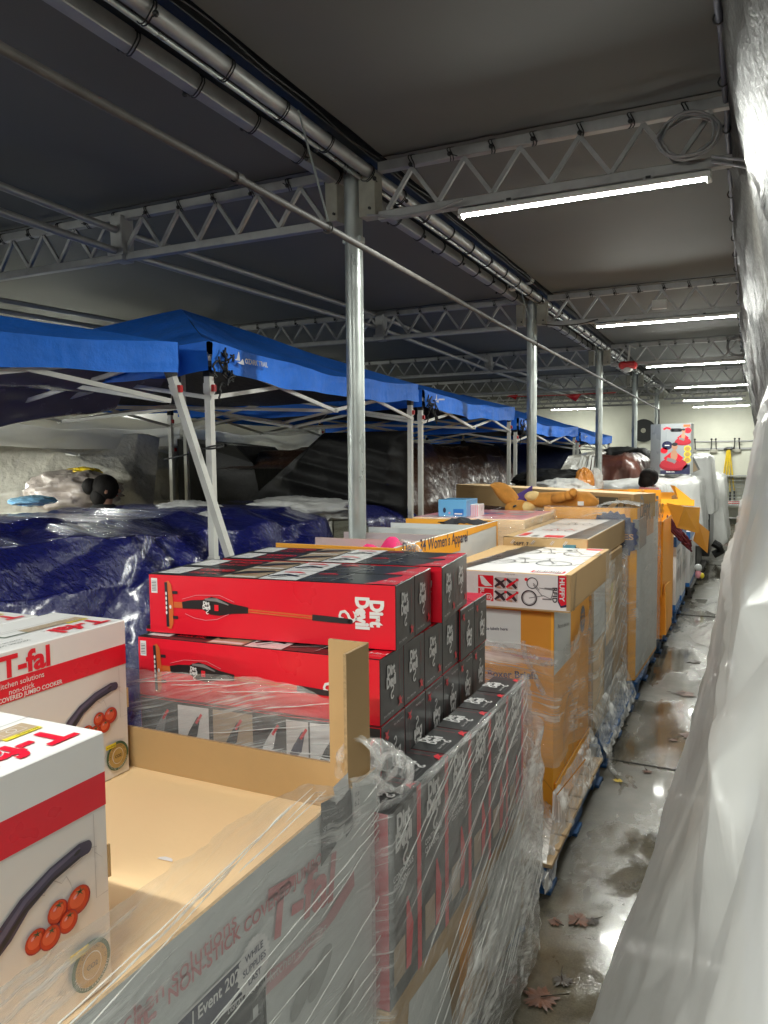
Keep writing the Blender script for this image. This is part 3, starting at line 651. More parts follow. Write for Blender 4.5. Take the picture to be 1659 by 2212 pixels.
# tongue of wet plastic lying on the floor
def flat_sheet(pts, seed, mat, h=.02, n=46):
    P = [at(x, y, z=0.006) for x, y in pts]; cx = sum(p.x for p in P)/len(P); cy = sum(p.y for p in P)/len(P); b = MB(); N = 64; K = 14
    def edge(a):
        t_ = a*len(P); i = int(t_) % len(P); f = t_-int(t_); f = f*f*(3-2*f)*.4+f*.6; return P[i].lerp(P[(i+1) % len(P)], f)
    def fn(u, v):
        e = edge(u); x, y = lerp(cx, e.x, v), lerp(cy, e.y, v)
        return (x, y, .006+h*(.5+.5*rid(x*7, y*2.2, seed))*(1-.75*v**4)+.006*nz(x*25, y*9, seed)**2)
    b.grid(fn, 160, 22, mat); return b
tag(flat_sheet([(1489, 1374), (1494, 1360), (1520, 1347), (1560, 1336), (1600, 1328), (1640, 1335), (1640, 1430), (1606, 1428), (1570, 1412), (1530, 1398), (1500, 1388)], 3, PCLEAR, .03).build('loose_plastic', smooth='all'), 'tongue of wet clear plastic lying across the aisle floor', 'plastic sheet', 'loose plastic on the floor')
tag(flat_sheet([(1518, 1318), (1530, 1295), (1560, 1285), (1600, 1268), (1640, 1300), (1640, 1338), (1590, 1325), (1550, 1330)], 9, PCLEAR, .07).build('loose_plastic', smooth='all'), 'lump of crumpled clear plastic on the floor behind the tongue of plastic', 'plastic sheet', 'loose plastic on the floor')
tag(flat_sheet([(1563, 1245), (1575, 1228), (1592, 1205), (1630, 1215), (1630, 1265), (1592, 1262)], 5, PCLEAR, .05).build('loose_plastic', smooth='all'), 'small heap of clear plastic on the floor by the yellow tube', 'plastic sheet', 'loose plastic on the floor')
# yellow and white tube standing against the sheeting
q0 = at(1601, 1268, z=.02); q1 = at(1622, 1190, y=q0.y+.1)
t = thing('sealant_tube', 'yellow and white tube with a black nozzle leaning on the plastic sheets', 'tube', q0)
d = (q1-q0); b = MB(); b.tube([q0, q0+d*.42], .045, WHT, 14); b.tube([q0+d*.05, q0+d*.3], .0458, BLUP, 14); b.build('tube_body', t, smooth=True)
b = MB(); b.tube([q0+d*.42, q0+d*.76], .0462, YELP, 14); b.build('yellow_label', t, smooth=True)
b = MB(); b.tube([q0+d*.76, q0+d*.82, q1], [.044, .03, .006], BRUB, 10); b.build('nozzle', t, smooth=True)
# fallen leaves
def leaf(cx, cy, r, rot, mat, label, seed):
    rr = random.Random(seed); b = MB(); n = 54; pts = []
    for i in range(n):
        a = 2*PI*i/n; lob = .62+.38*abs(math.cos(2.5*a))**.6; lob *= .72+.5*rr.random()**1.5
        pts.append((a, r*lob))
    b.v = [Vector((0, 0, .008))]+[Vector((q*math.cos(a+rot), q*math.sin(a+rot), .004+.005*rr.random())) for a, q in pts]
    for i in range(n): b.f.append((0, 1+i, 1+(i+1) % n)); b.m.append(b.mi(mat)); b.uv.append(None)
    b.tube([(0, 0, .013), (r*.9*math.cos(rot+.2), r*.9*math.sin(rot+.2), .012), (r*1.6*math.cos(rot+.1), r*1.6*math.sin(rot+.1), .018)], .0022, LEAFD, 5)
    b.v = [v+Vector((cx, cy, 0)) for v in b.v]
    tag(b.build('fallen_leaf', loc=(cx, cy, 0), smooth='all'), label, 'leaf', 'fallen wet leaves')
for j, (px, py, r, m, lab) in enumerate(((1168, 2160, .065, LEAFM, 'largest wet brown maple leaf on the floor at the bottom'), (1215, 2122, .04, LEAFD, 'dark wet leaf touching the largest brown leaf'), (1100, 2118, .04, LEAFM, 'brown leaf half under the near pallet edge'),
        (1250, 1990, .05, LEAFM, 'curled brown leaf right of the white pallet tag'), (1200, 1995, .03, LEAFM, 'small brown leaf left of the curled brown leaf'), (1280, 1992, .03, LEAFD, 'small dark leaf right of the curled brown leaf'),
        (1398, 1668, .03, LEAFM, 'leaf beside the crack in the floor'), (1480, 1500, .09, LEAFM, 'leaf near the tail of the white plastic sheet'), (1490, 1590, .07, LEAFM, 'brown leaf below the puddle glare'), (1500, 1430, .07, LEAFD, 'dark leaf before the tongue of plastic'),
        (1455, 1600, .03, LEAFM, 'little leaf in the middle of the aisle'), (1335, 1688, .03, YELP, 'small yellow curled leaf near the second pallet'))):
    p = at(px, py, z=0); leaf(p.x, p.y, r, j*1.3+.4, m, lab, j)

# ================================================================== GOODS LEFT OF THE AISLE
def pallet(x0, x1, y0, y1, mat, label, deck=None):
    deck = deck or mat; t = thing('pallet', label, 'pallet', ((x0+x1)/2, (y0+y1)/2, 0), 'pallets along the aisle'); rr = random.Random(int(y0*100))
    b = MB(); n = 9; wd = (y1-y0)/n
    for i in range(n): b.box(x0+rr.uniform(-.006, .006), x1+rr.uniform(-.006, .006), y0+wd*i+.006, y0+wd*(i+1)-.012, .122+rr.uniform(-.001, .001), .141, deck, r=.002)
    b.build('top_deck', t)
    for x in (x0+.02, (x0+x1)/2-.02, x1-.06):                       # stringers along the aisle, with two fork notches
        b = MB(); L = y1-y0; yy = [0, .15, .17, .38, .40, .60, .62, .83, .85, 1.0]
        for a, c, lo in ((0, .16, .022), (.16, .39, .06), (.39, .61, .022), (.61, .84, .06), (.84, 1, .022)): b.box(x, x+.04, y0+L*a, y0+L*c, lo, .12, mat)
        b.build('stringer', t)
    b = MB()
    for f in (0, .43, .9): b.box(x0, x1, y0+(y1-y0)*f, y0+(y1-y0)*(f+.1), .002, .02, mat, r=.002)
    b.build('bottom_deck', t); return t
pallet(-1.78, -.775, .42, 1.62, BLUEW, 'blue pallet under the cookware display, nearest the camera')
pallet(-1.80, -.79, 1.75, 2.98, BLUEW, 'blue pallet under the vacuum cartons')
pallet(-1.80, -.755, 3.27, 4.62, BLUEW, 'blue pallet with bare wooden deck under the orange underwear display', WOOD)
pallet(-1.80, -.765, 4.80, 6.08, BLUEW, 'blue pallet under the tall brown wrapped box')
pallet(-1.80, -.76, 6.28, 7.60, BLUEW, 'blue pallet under the orange toy display')
pallet(-1.80, -.74, 7.85, 9.1, BLUEW, 'blue pallet under the open orange boxes')
pallet(-1.80, -.72, 9.34, 10.7, BLUEW, 'blue pallet under the blue and white cartons')
pallet(-1.80, -.66, 11.1, 12.4, DWOOD, 'dark wooden pallet beyond the blue and white cartons')
pallet(-1.80, -.62, 12.8, 14.2, DWOOD, 'dark pallet under the farthest plastic covered stack')
b = MB(); p = at(1181, 1905, x=-.75); b.box(-.752, -.749, p.y-.03, p.y+.03, p.z-.04, p.z+.03, WHT)
tag(b.build('paper_tag', loc=p), 'small white paper tag stapled to the second blue pallet', 'tag')

# ---------------- cookware display: open tray of thick board
XR, YBK, ZR, ZF = -.80, 1.615, 1.20, 1.08
t = thing('display_tray', 'open cardboard display tray with printed grey outside holding cookware cartons', 'display box', (-1.3, 1.0, .141))
b = MB(); b.box(-1.79, XR-.004, .30, YBK, ZF-.02, ZF, CARDL); b.box(-1.79, XR-.01, .30, YBK-.01, .145, ZF-.025, GRYP); b.build('tray_floor', t)
fr = Fr((XR, .2, .145), (0, 1, 0), (0, 0, 1))
b = MB(); b.box(XR-.007, XR, .2, YBK+.012, .145, ZR, GRYP, {'-x': CARDL, '+z': EDGE})
FAD = pm('faded_red_print', (.56, .22, .23), .4); FADL = pm('faded_pink_print', (.56, .30, .31), .45); CHAR = paper('charcoal_label', (.05, .055, .06)); GRY2 = paper('soft_grey_print', (.38, .39, .38)); 
b.text_px(fr, 'T-fal', (568, 2040), (716, 1940), FAD, 3, .03, .95)
b.text_px(fr, 'kitchen solutions', (205, 2290), (508, 2000), FAD, 3, .005, .95)
b.text_px(fr, 'NON-STICK COVERED JUMBO', (358, 2170), (692, 1862), FAD, 3, .02, 1.0)
b.text_px(fr, 'in it.', (225, 2290), (335, 2190), FAD, 3, .03, 1.0)
q = [fr.px(*p) for p in ((572, 2150), (575, 2100), (640, 2050), (700, 1985), (762, 1880), (764, 1912), (720, 1985), (650, 2075))]; b.poly(fr, q, FADL, 2)
b.text_px(fr, 'kitchen solutions', (577, 2122), (700, 2010), GRYP, 4, .0, 1.0)
q = [fr.px(*p) for p in ((350, 2240), (560, 2025), (572, 2230), (450, 2330))]; b.poly(fr, q, NAVY, 3)
for a, c in (((352, 2233), (556, 2031)), ((464, 2200), (568, 2103)), ((560, 2027), (570, 2228))): b.rib(fr, [fr.px(*a), fr.px(*c)], .004, WHT, 4)
q = [fr.px(*p) for p in ((470, 2199), (568, 2108), (572, 2220), (476, 2290))]; b.poly(fr, q, CHAR, 4)
b.text_px(fr, 'l Event 2024', (408, 2213), (522, 2102), WHT, 5, .02, 1.1); b.text_px(fr, 'DISPLAY TYPE', (486, 2190), (540, 2142), WHT, 5, .01, 1.3)
a_, c_ = fr.px(543, 2080); b.ell(fr, a_, c_, .052, .052, WHT, 4.5, 48, st=.09)
for s_, dz in (('WHILE', .017), ('SUPPLIES', -.006), ('LAST', -.029)): b.text(fr, s_, a_, c_+dz, .013, NAVY, 6, .02, al='c')
a_, c_ = fr.px(545, 2185); b.rect(fr, a_-.008, c_-.01, a_+.008, c_+.012, GRYP, 6); b.text_px(fr, 'Main Market', (533, 2209), (557, 2186), GRYP, 6)
q = [fr.px(*p) for p in ((690, 1735), (755, 1700), (760, 1785), (744, 1810), (742, 1778), (722, 1795), (724, 1822), (690, 1872))]; b.poly(fr, q, CHAR, 3)
q = [fr.px(*p) for p in ((758, 1690), (773, 1690), (777, 1775), (762, 1790))]; b.poly(fr, q, WHT, 3)
q = [fr.px(*p) for p in ((716, 1700), (748, 1668), (750, 1705), (722, 1738))]; b.poly(fr, q, WHT, 3.5)
for k in range(3): b.text_px(fr, ('From Counter Shelf', 'SHELF', 'Details'+' Row')[k], (694, 1772+28*k), (694+(44, 22, 30)[k], 1750+32*k), GRYP, 4)
for k in range(3): b.text_px(fr, ('15.8', '6.2', '824')[k], (762, (1722, 1742, 1778)[k]), (772, (1716, 1736, 1772)[k]), CHAR, 4)
for px_, py_, r in ((690, 2100, .06), (650, 2150, .05), (745, 2160, .05)): a_, c_ = fr.px(px_, py_); b.ell(fr, a_, c_, r, r*.5, GRY2, 2, 18, t=.6)  # faint grey ellipses printed on the panel
b.build('side_panel', t)
b = MB(); b.box(-1.79, XR-.008, YBK, YBK+.008, ZF-.4, ZR-.004, CARD, {'+z': EDGE}); b.build('back_panel', t)
t2 = thing('corner_post', 'folded brown cardboard corner post standing up in the display tray corner', 'corner post', (-.83, 1.6, ZF))
b = MB(); zt = 1.515
b.box(-.915, -.809, YBK-.012, YBK-.004, .15, zt-.004, CARD, {'+z': EDGE}); b.box(-.817, -.809, YBK-.118, YBK-.012, ZF, zt-.006, CARD, {'+z': EDGE, '-y': EDGE})
b.build('post_board', t2)
p = at(356, 1858, z=ZF+.002); b = MB(); b.face([p+Vector((math.cos(a)*.02, math.sin(a)*.012, .001)) for a in (0, .6, 1.2, 2, 2.8, 3.4)], WHT)
tag(b.build('paper_scrap', loc=p), 'tiny white paper scrap lying in the cardboard tray', 'scrap')

def tomato(b, fr, a, c, r, k):
    b.ell(fr, a, c, r*1.02, r*.97, DKR, k, 22); b.ell(fr, a-r*.05, c+r*.05, r*.93, r*.88, TOM, k+.15, 22); b.ell(fr, a-r*.12, c+r*.14, r*.68, r*.62, paper('tomato_lit_print', (.68, .10, .04)), k+.3, 20); b.ell(fr, a-r*.3, c+r*.38, r*.2, r*.12, PINKP, k+.45, 10, t=.5)
    for q in range(5): b.rib(fr, [(a+r*.1, c+r*.55), (a+r*.1+r*.42*math.cos(q*1.3), c+r*.55+r*.3*math.sin(q*1.3))], [r*.14, r*.03], GRN, k+.6)
def cooker_carton(loc, label, L=.62, T=.27, Hh=.427, copyof=None):
    """printed carton, big face towards the aisle (+x), origin at that face's far lower corner"""
    if copyof is not None: return dup(copyof, None, loc, label=label)
    b = MB(); b.box(-T, 0, -L, 0, 0, Hh, WHT, {'+x': CREAM}, r=.0025)
    fr = Fr((0, -L, 0), (0, 1, 0), (0, 0, 1))
    zr0, zr1 = Hh*.62, Hh*.84
    zr0, zr1 = Hh*.715, Hh*.845
    b.rect(fr, .002, zr0, L-.002, zr1, RED, 1)
    b.rect(fr, .002, zr1, L-.002, Hh-.002, WHT, 1)
    e = L-.14
    b.text(fr, 'T-fal', L-.256, zr1+.005, .05, RED, 2, .035, sx=1.1, al='r')
    b.text(fr, 'kitchen solutions', L-.276, zr1-.020, .0135, WHT, 2, .0, al='r')
    b.text(fr, 'non-stick', L-.305, zr1-.038, .0135, WHT, 2, .0, al='r')
    b.text(fr, 'COVERED JUMBO COOKER', L-.222, zr0+.004, .0105, WHT, 2, .02, al='r')
    rr = random.Random(4)                                              # marble veins
    for q in range(9):
        x, z = rr.uniform(.02, L-.05), rr.uniform(.03, zr0-.03); pts = [(x, z)]
        for _ in range(7): x += rr.uniform(-.01, .022); z += rr.uniform(-.018, .018); pts.append((min(L-.01, x), min(zr0-.01, max(.01, z))))
        b.rib(fr, pts, [.0005, .0015, .001, .002, .0012, .0018, .001, .0004], MAR, 1.2)
    h = [(L-.225, .175), (L-.200, .195), (L-.165, .222), (L-.115, .243), (L-.06, .254), (L-.048, .253)]
    b.rib(fr, h, [.024, .034, .028, .024, .024, .022], PLUM, 2.2); b.ell(fr, L-.046, .253, .010, .011, PLUM, 2.3, 16); b.ell(fr, L-.066, .254, .007, .003, INK, 2.8, 14, t=.3)
    b.rib(fr, [(x_, z_+.005) for x_, z_ in h[:-1]], [.008, .010, .008, .008, .004], paper('plum_light_print', (.11, .10, .17)), 2.4); b.rib(fr, [(x_, z_-.009) for x_, z_ in h[:-1]], [.006, .008, .006, .005, .003], INK, 2.4); b.rib(fr, [(L-.25, .155), (L-.225, .18)], .026, GRYP, 2.1); b.rib(fr, [(L-.03, .30), (L-.03, .16), (L-.005, .16)], .0012, MAR, 1.5)
    b.ell(fr, L-.39, .10, .15, .075, PLUM, 2, 26); b.ell(fr, L-.39, .125, .14, .04, PGREY, 2.5, 26)
    for a, c, r, k in ((L-.108, .180, .019, 3), (L-.068, .178, .023, 3.6), (L-.150, .158, .019, 3.8), (L-.09, .155, .018, 4.4), (L-.125, .150, .019, 5)): tomato(b, fr, a, c, r, k)
    b.ell(fr, L-.050, .06, .040, .040, GRN, 5.5, 30); b.ell(fr, L-.050, .06, .033, .033, GOLD, 6, 30)
    b.ell(fr, L-.050, .06, .020, .022, WHT, 6.4, 24); b.ell(fr, L-.050, .06, .0185, .0205, GOLD, 6.8, 24); b.text(fr, 'CO2', L-.050, .056, .008, INK, 7.2, .01, al='c')
    for i in range(20):
        an = math.pi*(1.0-i/19*1.0); s_ = "LESS EMISSIONS BY 50"[i]
        if s_ != ' ': b.text(fr, s_, L-.050+.026*math.cos(an), .06+.026*math.sin(an), .0045, INK, 7, .0, rot=an-PI/2, al='c')
    for i in range(20):
        an = math.pi*(1.05+i/19*.95); s_ = "RECYCLED CARDBOARD  "[i]
        if s_ != ' ': b.text(fr, s_, L-.050+.0365*math.cos(an), .06+.0365*math.sin(an), .0045, WHT, 7, .0, rot=an+PI/2, al='c')
    b.rect(fr, L-.093, .088, L-.056, .100, YEL, 6.9); b.text(fr, 'eco-design', L-.090, .091, .006, INK, 7.4, .0, width=.033)
    ft = Fr((0, -L, Hh), (-1, 0, 0), (0, -1, 0))                       # top, read from the far side: mirrored order of travel
    ft = Fr((0, 0, Hh), (0, -1, 0), (1, 0, 0))
    b.text(ft, 'T-fal', .03, -.085, .062, RED, 2, .035)
    b.text(ft, 'kitchen solutions non-stick', .28, -.045, .014, INK, 2, .0); b.text(ft, 'covered jumbo cooker - 5 qt / 4.7 L', .28, -.068, .012, INK, 2)
    b.rect(ft, .03, -.155, .22, -.115, TAN, 1.5); b.rect(ft, .22, -.155, .29, -.115, GRN, 1.5); b.rect(ft, .223, -.152, .287, -.118, WHT, 1.8)
    b.rect(ft, .03, -.115, .10, -.104, YEL, 1.6); b.text(ft, 'eco-design', .034, -.112, .007, INK, 2)
    for q in range(3): b.rib(ft, [(.045+.058*q, -.147), (.088+.058*q, -.147), (.088+.058*q, -.123), (.045+.058*q, -.123)], .0014, WHT, 2, True); b.ring(ft, .066+.058*q, -.135, .008, .0014, WHT, 2, 10)
    b.rib(ft, [(.0, -.17), (L, -.17)], .0015, PGREY, 1.4)
    b.box(-.0015, .0015, -.0015, .0035, .18, .235, CARD); 
    o = b.build('cookware_carton', loc=(0, 0, 0)); o.location = loc; return tag(o, label, 'carton', 'cookware cartons in the tray')
k0 = cooker_carton((-1.556, 1.592, ZF+.001), 'white and red cookware carton standing against the tray back, whole tomato picture in view')
k1 = cooker_carton((-1.83, 1.54, ZF+.001), 'cookware carton behind the one against the tray back, only its top in view', copyof=k0)
k2 = cooker_carton((-.945, .912, ZF+.001), 'nearest cookware carton at the left edge, its big pan handle and tomatoes in view', copyof=k0)
k3 = cooker_carton((-1.222, .905, ZF+.001), 'cookware carton just left of the nearest one, only its top in view', copyof=k0)
k1.location.z = ZF+.001

# ---------------- vacuum cartons
def swirl(b, fr, a, c, s, m, k, rot=0):
    P = [(.0, .0), (.10, .10), (.28, .12), (.38, .0), (.30, -.14), (.12, -.22), (.02, -.34), (.06, -.5), (.2, -.56), (.3, -.48)]
    W = [.03, .09, .12, .13, .12, .11, .12, .11, .1, .02]; cr, sr = math.cos(rot), math.sin(rot)
    b.rib(fr, [(a+s*(x*cr-y*sr), c+s*(x*sr+y*cr)) for x, y in P], [w_*s for w_ in W], m, k)
    b.poly(fr, [(a+s*(x*cr-y*sr), c+s*(x*sr+y*cr)) for x, y in ((.24, -.62), (.26, -.38), (.42, -.50))], m, k+.1)
def vaclogo(b, fr, a, c, h, m=None, k=2, rot=0):
    """two stacked words and the curled tail; a,c = centre of the words"""
    m = m or WHT; cr, sr = math.cos(rot), math.sin(rot); P = lambda x, y: (a+x*cr-y*sr, c+x*sr+y*cr)
    x, y = P(0, h*.12); b.text(fr, 'Dirt', x, y, h, m, k, .055, sx=.8, rot=rot, al='c')
    x, y = P(0, -h*1.0); b.text(fr, 'Devil', x, y, h, m, k, .055, sx=.8, rot=rot, al='c')
    x, y = P(-h*.1, -h*1.25); swirl(b, fr, x, y, h*1.9, m, k, rot)
def endprint(b, fr, W, Hh, k=1):
    vaclogo(b, fr, W*.42, Hh*.66, Hh*.155, k=k+1)
    b.rib(fr, [(W*.80, Hh*.9), (W*.81, Hh*.62), (W*.80, Hh*.5)], [.0015, .003, .001], DKR, k); b.rib(fr, [(W*.82, Hh*.5), (W*.83, Hh*.3)], .0012, PGREY, k)
    b.poly(fr, [(W*.80, Hh*.26), (W*.84, Hh*.2), (W*.92, Hh*.22), (W*.86, Hh*.16), (W*.9, Hh*.1), (W*.8, Hh*.13), (W*.72, Hh*.10), (W*.78, Hh*.18), (W*.72, Hh*.22)], RED, k+1)
    b.text(fr, '3-in-1 Stick Vac', W*.1, Hh*.09, Hh*.035, WHT, k+1, .0, width=W*.42); b.rib(fr, [(W*.1, Hh*.07), (W*.52, Hh*.07)], .0008, PGREY, k)
def lying_carton(W=.172, Hh=.182, L=.80):
    """long carton lying along x, black end towards the aisle; origin at that end's near lower corner"""
    b = MB(); b.box(-L, 0, 0, W, 0, Hh, BLK, {'-y': RED, '+x': DGR, '+y': RED, '-z': RED, 'edge': BLK}, r=.002)
    endprint(b, Fr((0, 0, 0), (0, 1, 0), (0, 0, 1)), W, Hh)
    fr = Fr((-L, 0, 0), (1, 0, 0), (0, 0, 1)); Y = lambda f: Hh*f
    b.rect(fr, .01, Y(.68), .032, Y(.93), WHT, 1)
    for q in range(7): b.rib(fr, [(.013, Y(.72)+.0048*q), (.029, Y(.72)+.0048*q)], .0018 if q % 2 else .001, INK, 2)
    b.poly(fr, [(.062, Y(.88)), (.072, Y(.90)), (.082, Y(.84)), (.088, Y(.5)), (.086, Y(.18)), (.078, Y(.08)), (.066, Y(.10))], ORL, 1.4)
    b.rib(fr, [(.063, Y(.87)), (.066, Y(.5)), (.067, Y(.12))], .010, INK, 2); 
    for q in range(5): b.ell(fr, .064, Y(.36+.08*q), .003, .006, WHT, 2.6, 8)
    b.rect(fr, .086, Y(.68), .104, Y(.73), INK, 2); b.rect(fr, .086, Y(.26), .104, Y(.31), INK, 2); b.ell(fr, .078, Y(.46), .004, .006, WHT, 2.4, 8)
    b.rib(fr, [(.09, Y(.50)), (.12, Y(.50))], .018, ORL, 1.8)
    b.rib(fr, [(.12, Y(.50)), (.15, Y(.52)), (.19, Y(.53)), (.22, Y(.52)), (.25, Y(.50)), (.29, Y(.49)), (.345, Y(.48))], [.02, .026, .028, .054, .05, .03, .018], BLK, 2)
    b.rib(fr, [(.13, Y(.36)), (.16, Y(.30)), (.2, Y(.27)), (.24, Y(.30)), (.28, Y(.40))], .0012, PINKP, 2.2); b.rib(fr, [(.12, Y(.60)), (.17, Y(.68)), (.25, Y(.70)), (.3, Y(.60))], .0012, PINKP, 2.2)
    b.rib(fr, [(.20, Y(.62)), (.24, Y(.62)), (.28, Y(.55))], [.006, .01, .003], PGREY, 2.6); b.rect(fr, .232, Y(.44), .246, Y(.54), RED, 3); vaclogo(b, fr, .205, Y(.52), .011, k=3.5)
    b.rib(fr, [(.345, Y(.475)), (.55, Y(.435))], .011, ORL, 2); b.rib(fr, [(.345, Y(.475)), (.55, Y(.435))], .003, RED, 2.5)
    b.rib(fr, [(.55, Y(.435)), (.60, Y(.425)), (.665, Y(.41))], [.017, .017, .014], INK, 2.2); b.ell(fr, .666, Y(.41), .008, .007, INK, 2.2, 12)
    vaclogo(b, fr, .722, Y(.55), .038, k=2, rot=-PI/2)
    fb = Fr((0, W, Hh), (-1, 0, 0), (0, 0, -1))                          # far long side: usage pictures
    fb = Fr((-L, W, Hh), (1, 0, 0), (0, 0, -1)); b.rect(fb, .004, .004, L-.004, Hh-.004, DGR, 1)
    for q, (x0, x1, m_) in enumerate(((.03, .12, BLK), (.14, .25, CREAM), (.265, .40, TAN), (.41, .5, INK), (.51, .58, CREAM), (.585, .70, WHT), (.71, .79, DGR))):
        b.rect(fb, x0, .03, x1, Hh-.012, m_, 1.5); xc_ = (x0+x1)/2; b.rib(fb, [(xc_-.03, .05), (xc_, .09), (xc_+.02, .14)], [.012, .03, .01], (PGREY, INK, INK, WHT, PLUM, INK, WHT)[q], 2); b.rib(fb, [(xc_+.01, .12), (xc_+.03, .15)], .008, RED, 2.3)
    ft = Fr((-L, 0, Hh), (1, 0, 0), (0, 1, 0)); b.rect(ft, .02, W*.12, .10, W*.86, WHT, 1)
    for q in range(3): b.text(ft, ('STICK VACUUM', 'ASPIRADORA', 'AGITATOR')[q], .026, W*(.64-.2*q), .010, INK, 2, .0, width=.055)
    b.text(ft, 'CORDED', .12, W*.52, .036, RED, 2, .03, width=.115); b.text(ft, 'STICK VAC', .12, W*.2, .025, RED, 2, .02, width=.10)
    b.rect(ft, .25, 0, .37, W, TAN, 1); b.rib(ft, [(.26, W*.3), (.29, W*.55), (.335, W*.7), (.365, W*.8)], [.03, .05, .04, .02], INK, 2); b.rib(ft, [(.27, W*.2), (.33, W*.5)], [.01, .03], SKIN_P, 1.5); b.rib(ft, [(.255, W*.1), (.3, W*.12), (.365, W*.1)], .02, CREAM, 1.4)
    b.rect(ft, .378, 0, .50, W, WHT, 1); b.rib(ft, [(.39, W*.25), (.43, W*.5), (.48, W*.35)], [.012, .03, .01], INK, 2); b.rib(ft, [(.4, W*.75), (.44, W*.8), (.47, W*.72)], [.01, .02, .004], RED, 2)
    b.rib(ft, [(.41, W*.1), (.48, W*.65)], .006, PGREY, 1.7)
    b.rect(ft, .506, 0, .60, W, DGR, .8); b.rib(ft, [(.52, W*.7), (.56, W*.78), (.58, W*.7)], [.008, .022, .004], RED, 2); b.rib(ft, [(.51, W*.2), (.6, W*.45)], .008, PGREY, 1.7); b.rib(ft, [(.60, W*.1), (.62, W*.9)], .002, WHT, 1.7)
    b.rib(ft, [(.63, W*.4), (.65, W*.41)], .003, WHT, 2)
    b.poly(ft, [(.80, 0), (.80, W), (.765, W), (.768, W*.86), (.756, W*.72), (.742, W*.62), (.748, W*.5), (.735, W*.36), (.73, W*.2), (.718, W*.1), (.705, 0)], RED, 1)
    b.text(ft, '3-in-1', .745, W*.25, .018, WHT, 2, .02); b.text(ft, 'STICK VACUUM', .748, W*.13, .006, WHT, 2, width=.045)
    return b.build('vacuum_carton', loc=(0, 0, 0))
lc = lying_carton(); tag(lc, 'x', 'carton', 'black and red vacuum cartons'); used = [False]
def lay(x, y, z, label, flip=False, rz=0.0, W=.172, Hh=.182):
    o = lc if not used[0] else dup(lc); used[0] = True; o['label'] = label
    o.location = (x, y+(W if flip else 0), z+(Hh if flip else 0)); o.rotation_euler = (PI if flip else 0, 0, rz); return o
XE = -.885
ys = [1.822, 1.985, 2.148, 2.312, 2.476, 2.64]
ys = [1.80+.176*i for i in range(6)]
for i, y in enumerate(ys):                                          # upper row of ends and the row below it
    nr = ORD[i]
    lay(XE+.014-.05*(y-1.8)+.005*nz(i, 1), y, 1.234, f'black carton end, {nr} from the near side, in the row under the topmost red cartons', flip=i > 3, rz=.05+.004*nz(i*2, 5))
    lay(XE+.008-.05*(y-1.8)+.005*nz(i, 7), y+.004*nz(i, 3), 1.050, f'upside down vacuum carton, {nr} from the near side in the lower row of black ends', flip=True, rz=.05+.004*nz(i*2, 9))
    lay(XE-.004-.05*(y-1.8), y, .866, rz=.05, label=f'vacuum carton at the bottom of the stack of black ends, {nr} from the near side', flip=False)
for i, (x, y, rz, lab) in enumerate(((-.862, 1.885, .105, 'topmost red carton showing its whole long side with the vacuum picture'), (-.881, 2.062, .105, 'topmost red vacuum carton, second from the near side'), (-.872, 2.262, .10, 'topmost red vacuum carton set back, its red corner showing beside the first two'), (-.893, 2.438, .105, 'topmost red vacuum carton farthest from the camera'))):
    lay(x, y, 1.420, lab, rz=rz)
pk = at(318, 1384, y=2.05); b = MB(); b.box(pk.x, pk.x+.25, 2.05, 2.2, pk.z-.16, at(318, 1350, y=2.05).z, BLK, {'-y': BLK, '+z': BLK}, r=.002)
fr = Fr((pk.x, 2.05, pk.z-.16), (1, 0, 0), (0, 0, 1)); b.text(fr, 'Dirt', .015, .165, .028, WHT, 2, .05); b.rect(fr, 0, .196, .25, .204, RED, 1.5)
tag(b.build('vacuum_carton', loc=pk), 'small black carton end peeping out left behind the red cartons', 'carton', 'black and red vacuum cartons')
def standing_carton(T=.118, W=.198, Hh=.50):
    b = MB(); b.box(-T, 0, 0, W, 0, Hh, BLK, {'+x': DGR, '-y': DKR, '+y': DKR, '+z': BLK}, r=.002)
    ft = Fr((-T, 0, Hh), (0, 1, 0), (-1, 0, 0)); ft = Fr((0, 0, Hh), (0, 1, 0), (-1, 0, 0))
    vaclogo(b, ft, W*.42, T*.74, .026, k=2); b.text(ft, '3-in-1 Stick Vac', W*.12, T*.30, .008, WHT, 2, .01, width=.07, rot=.0); b.rib(ft, [(W*.1, T*.22), (W*.5, T*.22)], .001, PGREY, 1)
    b.rib(ft, [(W*.84, T*.95), (W*.85, T*.35)], [.001, .003], DKR, 1.5); b.poly(ft, [(W*.80, T*.2), (W*.86, T*.28), (W*.95, T*.22), (W*.9, T*.14), (W*.94, T*.05), (W*.84, T*.1), (W*.74, T*.04), (W*.79, T*.14)], RED, 2)
    fr = Fr((0, 0, 0), (0, 1, 0), (0, 0, 1)); vaclogo(b, fr, W*.42, Hh*.86, .042, k=2)
    b.text(fr, 'CONTINUOUS', W*.1, Hh*.63, .016, WHT, 2, .02, width=W*.62); b.text(fr, 'CLEANING', W*.1, Hh*.585, .016, WHT, 2, .02, width=W*.50)
    b.rect(fr, W*.86, .0, W*.998, Hh*.998, RED, 1); b.rib(fr, [(W*.55, Hh*.1), (W*.6, Hh*.3), (W*.52, Hh*.48)], [.03, .045, .01], RED, 1.5); b.rect(fr, W*.1, Hh*.1, W*.45, Hh*.3, TAN, 1.2)
    return b.build('vacuum_carton', loc=(0, 0, 0))
scn = standing_carton(); tag(scn, 'x', 'carton', 'black and red vacuum cartons')
for i in range(6):
    o = scn if i == 0 else dup(scn); o['label'] = f'upright vacuum carton in the wrapped front row, {ORD[i]} from the near side'
    o.location = (-.762+.004*nz(i, 4), 1.612+.203*i, .598+.006*nz(i, 8)+.0); o.rotation_euler = (0, 0, .01*nz(i, 2))
